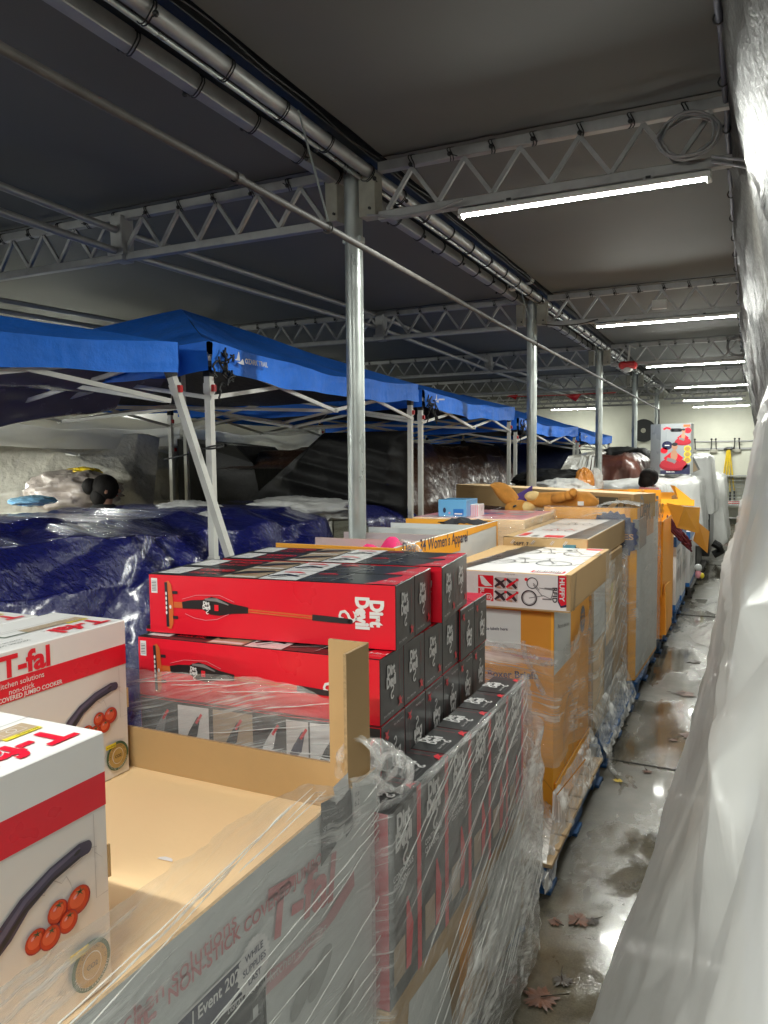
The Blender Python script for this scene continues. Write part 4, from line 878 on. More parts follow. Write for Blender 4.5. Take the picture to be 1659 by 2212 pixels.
# base tray of the vacuum pallet and its lower cartons
b = MB(); b.box(-1.78, -.765, 1.61, 2.86, .145, .595, CARD, {'+x': CARD, '+z': EDGE}, r=.004)
fr = Fr((-.765, 1.61, .145), (0, 1, 0), (0, 0, 1)); b.poly(fr, [(.04, .0), (.45, .0), (.40, .38), (.12, .40)], GRYP, 1); b.rect(fr, .5, .02, .62, .4, ORG, 1); b.rect(fr, .78, .02, 1.2, .4, GRYP, 1); b.rect(fr, .66, .12, .76, .34, DGR, 1.5)
tag(b.build('base_box', loc=(-1.3, 2.2, .145)), 'low brown and grey base box under the vacuum cartons', 'carton')
b = MB(); b.box(-1.70, -.895, 1.80, 2.86, .60, .864, DGR, {'-y': TAN, '+x': DGR}, r=.003)
fr = Fr((-1.70, 1.80, .60), (1, 0, 0), (0, 0, 1))
tag(b.build('bulk_carton', loc=(-1.3, 2.2, .6)), 'dark carton hidden under the stacked black ends', 'carton')

# ---------------- stretch wrap
def wrap(path, zt, zb, label, mat, bulge=.012, wr=.010, seed=0, nu=160, nv=60, name='stretch_wrap', crease=0.0, strands=0, slope=.3):
    """film pulled round a load along a path of ground points; zt, zb = top and bottom height as functions of the path share"""
    P = [Vector((x, y, 0)) for x, y in path]; L = [0]
    for a, c in zip(P, P[1:]): L.append(L[-1]+(c-a).length)
    def pos(s):
        for i in range(len(P)-1):
            if s <= L[i+1]: return P[i].lerp(P[i+1], (s-L[i])/(L[i+1]-L[i]+1e-9))
        return P[-1].copy()
    def fn(u, v):
        q = pos(u*L[-1]); s = u*L[-1]; q.z = lerp(zb(u), zt(u), v); return q
    def amp(u, v, p):
        s = u*L[-1]; e = max(0, (v-.9)/.1); return bulge+wr*(.6*rid(s*9+p.z*6, p.z*3, seed)+.4*nz(s*24, p.z*22, seed))+e*e*.01*nz(s*30, 1, seed)+crease*rid(s*3.3, p.z*5, seed+3)
    b = MB(); b.grid(fn, nu, nv, mat, amp, uvs=(L[-1], 1.2)); rr = random.Random(seed)
    for _ in range(strands):                                           # taut folds gathered into shiny lines
        s0 = rr.uniform(0, .75)*L[-1]; ln = rr.uniform(.25, .8)*min(1.2, L[-1]); sl = slope+rr.uniform(-.12, .12); zb_, zt_ = zb(.5), zt(s0/L[-1]); z0 = rr.uniform(zb_+.02, zt_-.02); pts = []
        for k in range(26):
            s_ = s0+ln*k/25; z_ = z0+sl*(s_-s0)+.004*nz(s_*14, seed)
            if s_ > L[-1]*.99: break
            if not (zb(s_/L[-1])+.01 < z_ < zt(s_/L[-1])-.006): continue
            p_ = pos(s_); t_ = (pos(min(L[-1], s_+.02))-pos(max(0, s_-.02))).normalized(); q_ = Vector((t_.y, -t_.x, 0))*(bulge+wr*.5+.003); pts.append(Vector((p_.x+q_.x, p_.y+q_.y, z_)))
        if len(pts) > 4: b.tube(pts, [rr.uniform(.0006, .0020)*(1 if 0 < i < len(pts)-1 else .2) for i in range(len(pts))], STRAND, 5, cap=False)
    o = b.build(name, smooth='all', loc=(P[0].x, P[0].y, .15)); return tag(o, label, 'stretch film', 'stretch wrap on the pallets')
W1 = wrap([(XR+.006, .18), (XR+.006, 1.45), (XR+.004, 1.62), (XR-.03, 1.634), (-1.4, 1.65)], lambda u: poly1([(0, 1.335), (.45, 1.325), (.54, 1.30), (.6, 1.24), (.7, 1.20), (1, 1.18)], u)+.006*nz(u*30, 2), lambda u: .13,
     'stretch film pulled round the cookware display, rising above its rim', FILMP, .004, .006, 1, 220, 90, strands=46, slope=.10)
W2 = wrap([(-1.70, 1.69), (-.90, 1.765), (-.80, 1.72)], lambda u: poly1([(0, 1.335), (.3, 1.34), (.62, 1.345), (.8, 1.30), (1, 1.16)], u)+.008*nz(u*9, 3), lambda u: .75, 'sheer stretch film across the near side of the vacuum stack', FILMB, 0, .008, 2, 120, 60, strands=16, slope=.08)
W3 = wrap([(-.80, 1.602), (-.765, 1.60), (-.755, 1.604), (-.752, 2.4), (-.755, 2.84), (-.765, 2.86), (-1.2, 2.875)], lambda u: 1.104+.008*nz(u*14, 5), lambda u: poly1([(0, .1), (.1, .03), (.55, .07), (1, .2)], u),
     'stretch film with slanting streaks round the lower vacuum cartons', FILMB, .003, .006, 3, 260, 110, crease=.006, strands=60, slope=.45)
W3b = wrap([(-.80, 1.597), (-.755, 1.592), (-.735, 1.62), (-.70, 2.3), (-.715, 2.9), (-.80, 2.96), (-1.2, 2.97)], lambda u: poly1([(0, .28), (.08, .30), (.62, .86), (.8, .95), (1, .9)], u)+.006*nz(u*18, 5), lambda u: .03,
     'heavier outer turn of stretch film sweeping up along the foot of the vacuum load', FILMS, .003, .010, 6, 200, 70, crease=.012, strands=30, slope=.5)
for j, (pts, r, lab, seed) in enumerate((([(-.80, 1.50, 1.26), (-.79, 1.62, 1.22), (-.80, 1.72, 1.15), (-.83, 1.80, 1.12)], .035, 'crumpled bunch of stretch film at the corner of the cookware display', 2),
        ([(-.80, 1.60, 1.10), (-.765, 1.70, 1.098), (-.753, 1.95, 1.102), (-.753, 2.3, 1.100), (-.755, 2.82, 1.106)], .008, 'bunched rim of stretch film along the edge of the upright cartons', 4),
        ([(-.76, 2.86, 1.11), (-.75, 2.87, 1.0), (-.75, 2.88, .8), (-.74, 2.87, .55)], .010, 'gathered fold of stretch film down the far corner of the vacuum load', 5))):
    b = MB(); rr = random.Random(seed); n = 44; m_ = 22; P = [Vector(p) for p in pts]; 
    def cen(u): k = u*(len(P)-1); i = min(int(k), len(P)-2); return P[i].lerp(P[i+1], k-i)
    def fn(u, v, cen=cen, r=r, seed=seed):
        c_ = cen(u); a = 2*PI*v; t_ = (cen(min(1, u+.02))-cen(max(0, u-.02))).normalized(); s1 = t_.cross(Vector((.3, .2, 1))).normalized(); s2 = t_.cross(s1)
        q = r*(1+.55*rid(u*9, v*3, seed)+.3*nz(u*25, v*9, seed)); return c_+(s1*math.cos(a)+s2*math.sin(a))*q
    b.grid(fn, n*2, m_*2, FILMX, uvs=(.6, .3)); tag(b.build('film_bunch', smooth='all', loc=P[0]), lab, 'stretch film')

# ---------------- bike carton drawing helpers
def bike(b, fr, a, c, s, k=2, m=None, fl=1):
    m = m or PGREY; b.ring(fr, a-s*.5*fl, c, s*.30, s*.025, INK, k, 26); b.ring(fr, a+s*.5*fl, c, s*.30, s*.025, INK, k, 26)
    J = {'bb': (0, -.05), 'st': (-.12, .42), 'ht': (.33, .40), 'rw': (-.5, 0), 'fw': (.5, 0), 'hb': (.30, .58), 'sd': (-.16, .5)}
    for p, q in (('bb', 'st'), ('bb', 'ht'), ('st', 'ht'), ('rw', 'bb'), ('rw', 'st'), ('ht', 'fw'), ('ht', 'hb'), ('st', 'sd')):
        b.rib(fr, [(a+J[p][0]*s*fl, c+J[p][1]*s), (a+J[q][0]*s*fl, c+J[q][1]*s)], s*.022, m, k+.3)
    b.rib(fr, [(a+(-.28)*s*fl, c+.52*s), (a-.06*s*fl, c+.53*s)], s*.05, INK, k+.6); b.rib(fr, [(a+.2*s*fl, c+.66*s), (a+.3*s*fl, c+.58*s), (a+.38*s*fl, c+.64*s)], s*.02, INK, k+.6); b.ring(fr, a, c-.05*s, s*.06, s*.02, INK, k+.6, 12)
    for q in range(8): an = q*PI/4; b.rib(fr, [(a-s*.5*fl, c), (a-s*.5*fl+s*.28*math.cos(an), c+s*.28*math.sin(an))], s*.006, PGREY, k); b.rib(fr, [(a+s*.5*fl, c), (a+s*.5*fl+s*.28*math.cos(an), c+s*.28*math.sin(an))], s*.006, PGREY, k)

# ---------------- orange underwear display and the white bike carton on it
YC, XF = 3.70, -.845
t = thing('display_box', 'tall orange display box for boxer briefs, wrapped in film below the white bike carton', 'display box', (-1.3, 4.1, .141))
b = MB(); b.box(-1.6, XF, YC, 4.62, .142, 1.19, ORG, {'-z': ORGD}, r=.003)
fr = Fr((-1.6, YC, .142), (1, 0, 0), (0, 0, 1)); P = lambda x, y: fr.px(x, y)
x0, z1 = P(1063, 1336); x1, z0 = P(1125, 1402); b.rect(fr, .2, z0, x1, z1+.05, GRYP, 1); b.rect(fr, x1, P(1125, 1412)[1], P(1190, 1412)[0], z1+.05, ORGD, 1)
b.text_px(fr, 'Place price labels here', (1020, 1359), (1097, 1362), NAVY, 2, .01, 1.1)
b.text_px(fr, "Men's 6pk Boxer Briefs", (965, 1457), (1161, 1467), NAVY, 2, .025, 1.0)
b.rect(fr, .0, P(1100, 1418)[1], P(1190, 1412)[0], P(1100, 1412)[1], PINKP, 1)
b.rib(fr, [P(1150, 1652), P(1202, 1718)], .005, ORGD, 1); b.rib(fr, [P(1265, 1640), P(1202, 1718)], .005, ORGD, 1); b.rib(fr, [P(1202, 1718), P(1202, 1768)], .006, ORGD, 1)
fs = Fr((XF, YC, .142), (0, 1, 0), (0, 0, 1)); P = lambda x, y: fs.px(x, y)
b.rect(fs, .004, P(1205, 1450)[1], P(1232, 1400)[0], 1.045, GRYP, 1); b.text_px(fs, 'Place price labels here', (1204, 1358), (1228, 1350), INK, 2)
a_, c_ = P(1258, 1337); b.ell(fs, a_, c_, .075, .082, SEAL, 1.5, 40, st=.12)
for s_, dz in (('WHILE', .025), ('SUPPLIES', .0), ('LAST', -.026)): b.text(fs, s_, a_, c_+dz-.006, .018, ORG, 2.5, .01, al='c')
b.text_px(fs, '6pk Boxer Briefs', (1252, 1288), (1268, 1283), NAVY, 2)
a_, c_ = P(1228, 1580); b.ring(fs, a_, c_, .13, .004, PGREY, 1, 26, ry=.2); b.ring(fs, a_+.03, c_, .13, .004, PGREY, 1, 26, ry=.2)
b.build('box_body', t)
b = MB(); b.box(XF+.002, XF+.012, YC+.02, 4.6, .142, .32, ORG, {'+z': EDGE}, r=.002); b.build('skirt_flap', t)
wrap([(-1.6, YC-.008), (XF+.005, YC-.008), (XF+.012, YC+.01), (XF+.01, 4.62), (-1.2, 4.66)], lambda u: poly1([(0, 1.03), (.33, 1.02), (.40, .99), (.46, .99), (.5, .96), (.65, 1.03), (.9, 1.06), (1, 1.0)], u)+.006*nz(u*16, 2), lambda u: poly1([(0, .40), (.45, .42), (.5, .44), (.95, .2), (1, .2)], u),
     'stretch film round the middle of the orange underwear display', FILMH, .004, .012, 11, 200, 80, crease=.01)
b = MB(); rr = random.Random(3)
def ropefn(P, r, seed):
    P = [Vector(p) for p in P]
    def cen(u): k = u*(len(P)-1); i = min(int(k), len(P)-2); return P[i].lerp(P[i+1], k-i)
    def fn(u, v):
        c_ = cen(u); a = 2*PI*v; t_ = (cen(min(1, u+.02))-cen(max(0, u-.02))).normalized(); s1 = t_.cross(Vector((.3, .2, 1))).normalized(); s2 = t_.cross(s1)
        return c_+(s1*math.cos(a)+s2*math.sin(a))*r*(1+.5*rid(u*9, v*3, seed)+.3*nz(u*25, v*9, seed))
    return fn
b.grid(ropefn([at(1063, 1395, y=YC-.02), at(1130, 1412, y=YC-.02), at(1165, 1428, y=YC-.02), at(1203, 1432, y=YC-.02)], .014, 5), 80, 20, FILMX, uvs=(.6, .3))
b.grid(ropefn([at(1130, 1385, y=YC-.025), at(1133, 1415, y=YC-.025), at(1160, 1470, y=YC-.02), at(1175, 1500, y=YC-.02)], .010, 8), 60, 18, FILMX, uvs=(.6, .3))
tag(b.build('film_bunch', smooth='all', loc=at(1130, 1412, y=YC)), 'twisted strand of stretch film across the front of the orange underwear display', 'stretch film')
# film skirt spread over the pallet deck
b = MB(); b.grid(bil((-1.15, 3.22, .30), (XF+.08, 3.22, .16), (-1.1, YC, .34), (XF, YC, .20)), 60, 40, FILMS, lambda u, v, p: .012*rid(u*7, v*5, 3), uvs=(.5, .5))
b.grid(lambda u, v: (lerp(XF+.01, -.748, v**.7), lerp(3.2, 4.66, u), lerp(.30 if u > .3 else .20, .12 if u > .1 else .05, v)), 90, 30, FILMS, lambda u, v, p: .012*rid(u*12, v*4, 5), uvs=(1.4, .3))
tag(b.build('stretch_wrap', smooth='all', loc=(-.9, 3.6, .15)), 'loose stretch film spread over the bare pallet deck', 'stretch film', 'stretch wrap on the pallets')

def hcarton(X0, X1, Y0_, Y1, Z0, Z1, label, white=True):
    b = MB(); m = CARD
    b.box(X0, X1, Y0_, Y1, Z0, Z1, m, {'-y': WHT if white else m, '+z': WHT, '+x': m, 'edge': m}, r=.004)
    b.loc = (X0, Y0_, Z0); return b
# white bike carton
YH, ZH0, ZH1 = 3.62, 1.205, 1.385
b = hcarton(-1.42, -.748, YH, 4.72, ZH0, ZH1, '')
fr = Fr((-1.42, YH, ZH0), (1, 0, 0), (0, 0, 1)); P = lambda x, y: fr.px(x, y); W_, H_ = .672, .18
b.rect(fr, 0, -.0, W_, .008, CARD, 1)
a1 = P(1207, 1260)[0]; a2 = P(1222, 1260)[0]
b.poly(fr, [(a1, H_-.004), (a2+.004, H_-.004), (a2+.004, .04), (a1+.012, .032), (a1, .055)], RED, 2); b.poly(fr, [(a1-.004, H_-.004), (a1, H_-.004), (a1, .055), (a1+.012, .032), (a2+.004, .04), (a2+.004, .028), (a1+.01, .022), (a1-.004, .05)], NAVY, 1.6)
b.text(fr, 'HUFFY', a1+.006, H_-.012, .022, WHT, 3, .03, rot=-PI/2, width=.115); b.rect(fr, a2+.004, .01, W_, H_, CARD, 1.2)
b.text(fr, 'RFID', P(1196, 1260)[0]-.004, H_-.06, .022, INK, 3, .02, rot=-PI/2, width=.075)
def bx(px0, px1, f0, f1, m, k=1.5): b.rect(fr, P(px0, 1260)[0], H_*f0, P(px1, 1260)[0], H_*f1, m, k)
bx(1033, 1066, .55, .88, RED); bx(1033, 1066, .17, .52, RED); ac = P(1049, 1260)[0]
b.poly(fr, [(ac-.03, H_*.86), (ac-.015, H_*.86), (ac+.02, H_*.66), (ac+.035, H_*.6), (ac, H_*.58), (ac-.02, H_*.64)], WHT, 2.2); b.ring(fr, ac+.015, H_*.28, .02, .004, WHT, 2.4, 6); b.text(fr, 'EZ', ac+.006, H_*.245, .014, WHT, 2.6, .02)
b.text(fr, 'BUILD', P(1038, 1260)[0], H_*.53, .02, WHT, 2.6, .02, rot=-PI/2, width=.07)
for q, (pa, pb) in enumerate(((1071, 1093), (1096, 1118))):
    for f0, f1 in ((.53, .85), (.18, .50)):
        bx(pa, pb, f0, f1, MAR, 1.5); ca = P((pa+pb)/2, 1260)[0]; cb = H_*(f0+f1)/2; b.rib(fr, [(ca-.03, cb+.022), (ca, cb), (ca+.02, cb-.022)], [.01, .018, .012], INK, 2.2); b.rib(fr, [(ca+.025, cb+.02), (ca-.01, cb-.005), (ca-.03, cb-.02)], [.006, .014, .01], INK if q == 0 else RED, 2.4); b.rect(fr, ca+.018, cb+.014, ca+.03, cb+.026, RED, 2.8); b.rib(fr, [(ca-.02, cb-.02), (ca+.0, cb-.024)], .01, SKIN_P, 2.6)
ca = P(1152, 1260)[0]; b.ring(fr, ca-.02, H_*.33, .036, .006, INK, 2, 24); b.ring(fr, ca-.02, H_*.33, .03, .002, PGREY, 2, 20); b.ring(fr, ca-.005, H_*.74, .026, .004, INK, 2, 20)
for p, q in (((-.02, .33), (.05, .42)), ((.0, .7), (.045, .4)), ((.03, .62), (.10, .58)), ((.10, .58), (.085, .33)), ((.05, .42), (.09, .33)), ((.0, .74), (.03, .56))): b.rib(fr, [(ca+p[0], H_*p[1]), (ca+q[0], H_*q[1])], .0035, PGREY, 2.3)
b.rect(fr, ca+.055, H_*.60, ca+.1, H_*.64, PGREY, 2.3); b.rect(fr, ca+.045, H_*.31, ca+.09, H_*.345, PGREY, 2.3); b.ell(fr, ca-.035, H_*.83, .008, .008, RED, 2.3, 10); b.text(fr, 'Huffy bicycles', P(1092, 1260)[0], H_*.93, .006, PGREY, 2)
ft = Fr((-1.42, YH, ZH1), (1, 0, 0), (0, 1, 0)); 
b.poly(ft, [(.0, .0), (.06, .0), (.16, 1.09), (.0, 1.09)], CARD, .8); b.poly(ft, [(.06, .0), (.13, .0), (.30, 1.09), (.16, 1.09)], DGR, 1); b.rect(ft, W_-.03, 0, W_, 1.1, CARD, 1)
for q in range(3): b.text(ft, ('HUFFY BICYCLES', 'rugged frame', 'ready to ride')[q], .09+.02*q, .12+.3*q, .018, MAR, 2, rot=PI/2*.9, width=.24)
bike(b, ft, .36, .36, .30, 2); bike(b, ft, .40, .80, .34, 2); b.rib(ft, [(.50, .28), (.62, .34), (.66, .42)], .008, PGREY, 2); b.rib(ft, [(.5, .75), (.64, .80)], .006, INK, 2); b.ell(ft, .47, .95, .015, .03, INK, 2)
b.rect(ft, .47, .035, .63, .105, RED, 1.5); b.rect(ft, .48, .042, .62, .098, WHT, 2); 
for q in range(12): b.rib(ft, [(.488+.011*q, .048), (.488+.011*q, .09)], (.002, .005, .003)[q % 3], INK, 2.5)
b.rect(ft, .55, 1.0, .64, 1.07, RED, 1.5)
fs = Fr((-.748, YH, ZH0), (0, 1, 0), (0, 0, 1)); b.rib(fs, [(.0, .012), (1.1, .012)], .003, EDGE, 1)
b.poly(fs, [(.05, .0), (.12, .17), (.14, .17), (.10, .0)], EDGE, 1)
tag(b.build('bicycle_carton', loc=(-1.1, 4.1, ZH0)), 'white bicycle carton with line drawings lying on the orange underwear display', 'carton', 'bicycle cartons')
wrap([(-1.44, YH+.9), (-.742, YH+1.0), (-.74, YH+1.13), (-1.0, YH+1.15)], lambda u: ZH1, lambda u: ZH0-.12, 'short piece of stretch film at the far end of the white bicycle carton', FILMT, .003, .006, 21, 60, 20)

# ---------------- tall brown wrapped box with the brown bicycle carton
b = MB(); b.box(-1.62, -.862, 4.83, 6.06, .142, 1.262, CARD, {'+x': CARD, '-y': ORG}, r=.006)
fr = Fr((-.862, 4.83, .142), (0, 1, 0), (0, 0, 1)); b.rect(fr, .04, .62, .45, 1.08, GRYP, 1); b.rect(fr, .04, .05, .4, .6, CARDL, 1); b.rect(fr, .46, .1, .80, .8, PGREY, 1); b.rect(fr, .5, .5, .9, .9, CARDL, 1.3); b.rect(fr, .82, .1, 1.2, 1.0, CARD, 1)
b.rect(fr, .7, .68, .78, .9, YEL, 1.5)
tag(b.build('tall_box', loc=(-1.3, 5.4, .142)), 'tall brown and grey box wrapped in streaky film, second pallet load from the vacuums', 'display box')
wrap([(-1.5, 4.81), (-.87, 4.80), (-.845, 4.82), (-.835, 5.5), (-.84, 6.07), (-.9, 6.1), (-1.6, 6.1)], lambda u: poly1([(0, 1.2), (.3, 1.235), (.6, 1.25), (1, 1.2)], u)+.006*nz(u*20, 1), lambda u: poly1([(0, .2), (.27, .14), (.3, .1), (.6, .07), (1, .2)], u),
     'heavy streaky stretch film round the tall brown box', FILMB, .006, .014, 31, 240, 120, crease=.012, strands=40, slope=.3)
b = MB(); b.grid(lambda u, v: (lerp(-.85, -.742, v**.8), lerp(4.74, 6.15, u), lerp(.34, .09, v)), 100, 26, FILMS, lambda u, v, p: .014*rid(u*12, v*4, 15), uvs=(1.4, .3))
b.grid(ropefn([(-.755, 4.80, .16), (-.74, 4.78, .10), (-.735, 4.76, .03), (-.70, 4.72, .012), (-.66, 4.72, .012)], .012, 12), 60, 16, FILMX, uvs=(.6, .3))
tag(b.build('stretch_wrap', smooth='all', loc=(-.8, 5.4, .1)), 'film skirt and a loose tail hanging over the second blue pallet edge', 'stretch film', 'stretch wrap on the pallets')
b = MB(); X0, X1, YA_, YB_, ZA_, ZB_ = -1.40, -.872, 4.70, 6.25, 1.268, 1.44
b.box(X0, X1, YA_, YB_, ZA_, ZB_, CARD, {'+z': WHT}, r=.004); W_ = X1-X0
fr = Fr((X0, YA_, ZA_), (1, 0, 0), (0, 0, 1)); H_ = ZB_-ZA_
b.text(fr, 'DEPT. 7', .07, H_*.72, .02, INK, 2, .03); b.text(fr, 'HB-3', .215, H_*.15, .02, INK, 2, .03, rot=PI/2); b.text(fr, '777', .265, H_*.15, .026, INK, 2, .03, rot=PI/2)
b.rect(fr, .06, 0, .165, H_*.6, WHT, 1.5); b.ring(fr, .09, H_*.25, .025, .004, INK, 2, 16); b.text(fr, 'LAT', .345, H_*.2, .02, INK, 2, .02, rot=PI/2); b.rect(fr, .38, 0, .46, H_*.8, TEAL, 1.4); b.text(fr, '7', .41, H_*.3, .03, INK, 2, .02)
b.rect(fr, .016, H_*.1, .04, H_*.5, DKR, 1.3)
for q in (.05, .18, .3, .38): b.rib(fr, [(q, H_*.78), (q+.02, H_*.92)], .004, MAR, 1.7); b.rib(fr, [(q+.008, H_*.76), (q+.028, H_*.9)], .004, MAR, 1.7)
b.text(fr, 'HUFFY', .478, .012, .026, INK, 2, .03, rot=PI/2, width=.12)
ft = Fr((X0, YA_, ZB_), (1, 0, 0), (0, 1, 0)); b.rect(ft, 0, 0, .06, 1.55, CARD, 1); b.rect(ft, 0, 0, W_, .03, CARD, 1); b.poly(ft, [(W_-.16, .03), (W_-.01, .03), (W_-.01, 1.5), (W_-.10, 1.5)], DGR, 1); bike(b, ft, .24, .5, .22, 2, RED); bike(b, ft, .26, 1.0, .24, 2); b.rect(ft, .24, .06, .36, .18, RED, 1.6); b.rect(ft, .07, .1, .12, .3, RED, 1.6); b.rect(ft, .16, .07, .2, .16, PGREY, 1.6)
tag(b.build('bicycle_carton', loc=(-1.1, 5.4, ZA_)), 'brown bicycle carton with a printed white top lying on the tall wrapped box', 'carton', 'bicycle cartons')

# ---------------- women's apparel display (yellow rimmed, pale dividers)
XA0, XA1, YA0, YA1, ZA1 = -2.25, -1.56, 3.40, 5.12, 1.505
t = thing('display_box', "wide apparel display with yellow rim and pale dividers behind the vacuums", 'display box', (-1.9, 4.3, 0))
b = MB(); b.box(XA0, XA1, YA0, YA0+.012, .8, ZA1, ORG, {'+z': EDGE}, r=.002); b.build('front_panel', t)
b = MB(); b.box(XA1-.010, XA1, YA0+.012, YA1, .5, ZA1+.004, GRYP, {'+z': EDGE}, r=.002)
fr = Fr((XA1, YA0, .5), (0, 1, 0), (0, 0, 1)); L_ = YA1-YA0
q = lambda x, y: fr.px(x, y)
b.poly(fr, [(0, 1.005-.10), (.95, 1.005-.12), (.95, 1.005-.045), (L_-.01, 1.005-.03), (L_-.01, 1.004), (0, 1.004)], ORG, 1); b.rect(fr, L_-.04, .4, L_-.01, 1.0, ORG, 1.2)
b.text_px(fr, "Dept. 34 Women's Apparel", (868, 1200), (1009, 1169), NAVY, 2, .015, 1.05)
b.build('side_panel', t)
b = MB(); b.box(XA0, XA1-.012, YA1-.012, YA1, .6, ZA1, ORGD, {'-y': ORG, '+z': EDGE}); b.build('back_panel', t)
for i in range(4):
    y = 3.76+.34*i; b = MB(); b.box(-2.22, -1.575, y, y+.01, .9, ZA1-.004, (PINKP if i < 0 else GRYP), {'-y': paper('pale_pink_print', (.66, .54, .55)) if i < 2 else GRYP, '+z': EDGE}); b.build('divider', t)
b = MB(); b.box(XA0, XA1-.012, YA0+.014, YA1-.014, .9, 1.25, fabric('grey_clothes', (.12, .11, .12))); b.build('inner_shelf', t)
b = MB(); b.grid(lambda u, v: (lerp(-1.98, -1.60, u), lerp(3.50, 3.70, v), 1.40+.12*u*math.sin(PI*min(1, v*1.1)) + .02*math.sin(u*17)), 30, 16, fabric('magenta_cloth', (.6, .01, .12)), lambda u, v, p: .02*rid(p.x*9, p.y*9, 1))
tag(b.build('folded_clothes', smooth='all', loc=(-1.8, 3.6, 1.4), solid=.004), 'magenta garment piled in the apparel display', 'clothes')
b = MB(); b.grid(lambda u, v: (lerp(-1.9, -1.6, u), lerp(4.85, 5.05, v), 1.49+.03*math.sin(PI*u)*math.sin(PI*v)), 26, 14, fabric('dark_cloth', (.015, .015, .02)), lambda u, v, p: .02*rid(p.x*12, p.y*9, 4))
tag(b.build('folded_clothes', smooth='all', loc=(-1.8, 4.9, 1.4), solid=.004), 'dark garment lying over the far rim of the apparel display', 'clothes')
b = MB(); b.grid(ropefn([at(866, 1178, x=XA1+.01), at(885, 1182, x=XA1+.015), at(905, 1196, x=XA1+.012)], .022, 6), 50, 24, FILMX, uvs=(.3, .2))
tag(b.build('film_bunch', smooth='all', loc=(XA1, 3.45, 1.48)), 'scrap of clear film stuck over the lettering of the apparel display', 'stretch film')

# ---------------- pink film wrapped tray with small boxes behind the apparel display
YP = 5.30
b = MB(); b.box(-2.28, -1.42, YP, 6.22, .3, 1.50, CARDL, {'+z': PINKP, '+x': CARDL}, r=.006)
ft = Fr((-2.28, YP, 1.50), (1, 0, 0), (0, 1, 0)); rr = random.Random(2)
for q in range(16): x, y = rr.uniform(.05, .7), rr.uniform(.05, .8); b.rect(ft, x, y, x+rr.uniform(.05, .14), y+rr.uniform(.05, .12), (WHT, PINKP, BLUP, paper('pale_pink_print', (1, 1, 1)), MAR)[q % 5], 1+.2*q/4)
tag(b.build('wrapped_tray', loc=(-1.9, 5.7, .3)), 'tray of pink packages wrapped in film left of the orange toy display', 'display box')
wrap([(-2.2, YP-.01), (-1.42, YP-.012), (-1.408, YP+.01), (-1.405, 6.2), (-1.6, 6.24)], lambda u: 1.52, lambda u: 1.0, 'streaky film round the tray of pink packages', FILMA, .004, .008, 41, 120, 40)
p = at(953, 1120, y=5.42); p1 = at(1013, 1085, y=5.42); b = MB(); b.box(p.x, p1.x, 5.36, 5.62, 1.502, p1.z+.02, LBL, r=.003)
frb = Fr((p.x, 5.36, 1.502), (1, 0, 0), (0, 0, 1)); b.ell(frb, .05, .05, .012, .02, NAVY, 1); b.ell(frb, .09, .03, .008, .008, PINKP, 1); b.rect(frb, .12, .01, .2, .06, BLUP, 1); b.rect(frb, .13, .02, .19, .03, WHT, 1.6)
tag(b.build('toy_carton', loc=(p.x, 5.4, 1.5)), 'small light blue toy box on the pink packages', 'box', 'small boxes on the pink tray')
p = at(1015, 1118, y=5.5); p1 = at(1037, 1092, y=5.5); b = MB(); b.box(p.x, p1.x, 5.46, 5.6, 1.502, p1.z+.01, WHT, r=.003); frb = Fr((p.x, 5.46, 1.502), (1, 0, 0), (0, 0, 1))
for q in range(5): b.rect(frb, .002+.0165*q, .002, .010+.0165*q, p1.z+.006-1.502, PINKP, 1)
tag(b.build('toy_carton', loc=(p.x, 5.5, 1.5)), 'small pink striped box beside the light blue box', 'box', 'small boxes on the pink tray')

# ---------------- orange toy display with tapered corner face
YE = 6.28
def prism(b, base, top, z0, z1, mats, r=0):
    n = len(base)
    for i in range(n): j = (i+1) % n; b.face([(*base[i], z0), (*base[j], z0), (*top[j], z1), (*top[i], z1)], mats[i])
t = thing('display_box', 'big orange toy display with a blue starburst seal, wrapped in film', 'display box', (-1.2, 6.9, .141))
zt = 1.53
base = [(-1.52, YE), (-.84, YE), (-.79, YE+.05), (-.745, 7.45), (-1.52, 7.45)]
b = MB(); prism(b, base, base, .145, zt, [ORG, ORG, ORG, ORG, ORG]); b.build('box_body', t)
b = MB(); b.box(-1.5, -.77, YE+.02, 7.43, 1.2, 1.44, PGREY); b.build('inner_fill', t)
u_ = Vector((-.745+.79, 7.45-YE-.05, 0)); LE = u_.length
fs = Fr((-.79, YE+.05, .145), u_, (0, 0, 1)); b = MB(); z_ = zt-.145
b.rect(fs, .0, .03, LE-.01, z_-.27, GRYP, 1.5); b.rect(fs, .0, z_-.27, LE-.01, z_-.005, paper('film_orange', (.62, .33, .15)), 1); b.rect(fs, .75*LE, z_-.27, LE-.01, z_-.005, GRYP, 1.3)
b.text_px(fs, 'Dept. 7 Toys', (1381, 1124), (1432, 1117), INK, 3, .015, 1.15); b.build('side_print', t)
ff = Fr((-1.52, YE, .145), (1, 0, 0), (0, 0, 1)); b = MB(); a_, c_ = ff.px(1322, 1158)
b.ell(ff, a_, c_, .205, .205, SEAL, 1.5, 46, st=.10); b.text(ff, 'WHILE', a_, c_+.06, .04, ORG, 2.5, .02, al='c'); b.text(ff, 'SUPPLIES', a_, c_-.025, .045, paper('film_orange', (1, 1, 1)), 2.5, .02, al='c', width=.33); b.text(ff, 'LAST', a_, c_-.10, .04, ORG, 2.5, .02, al='c')
b.rect(ff, .64, .03, .68, z_, ORGD, .6); b.build('seal', t)
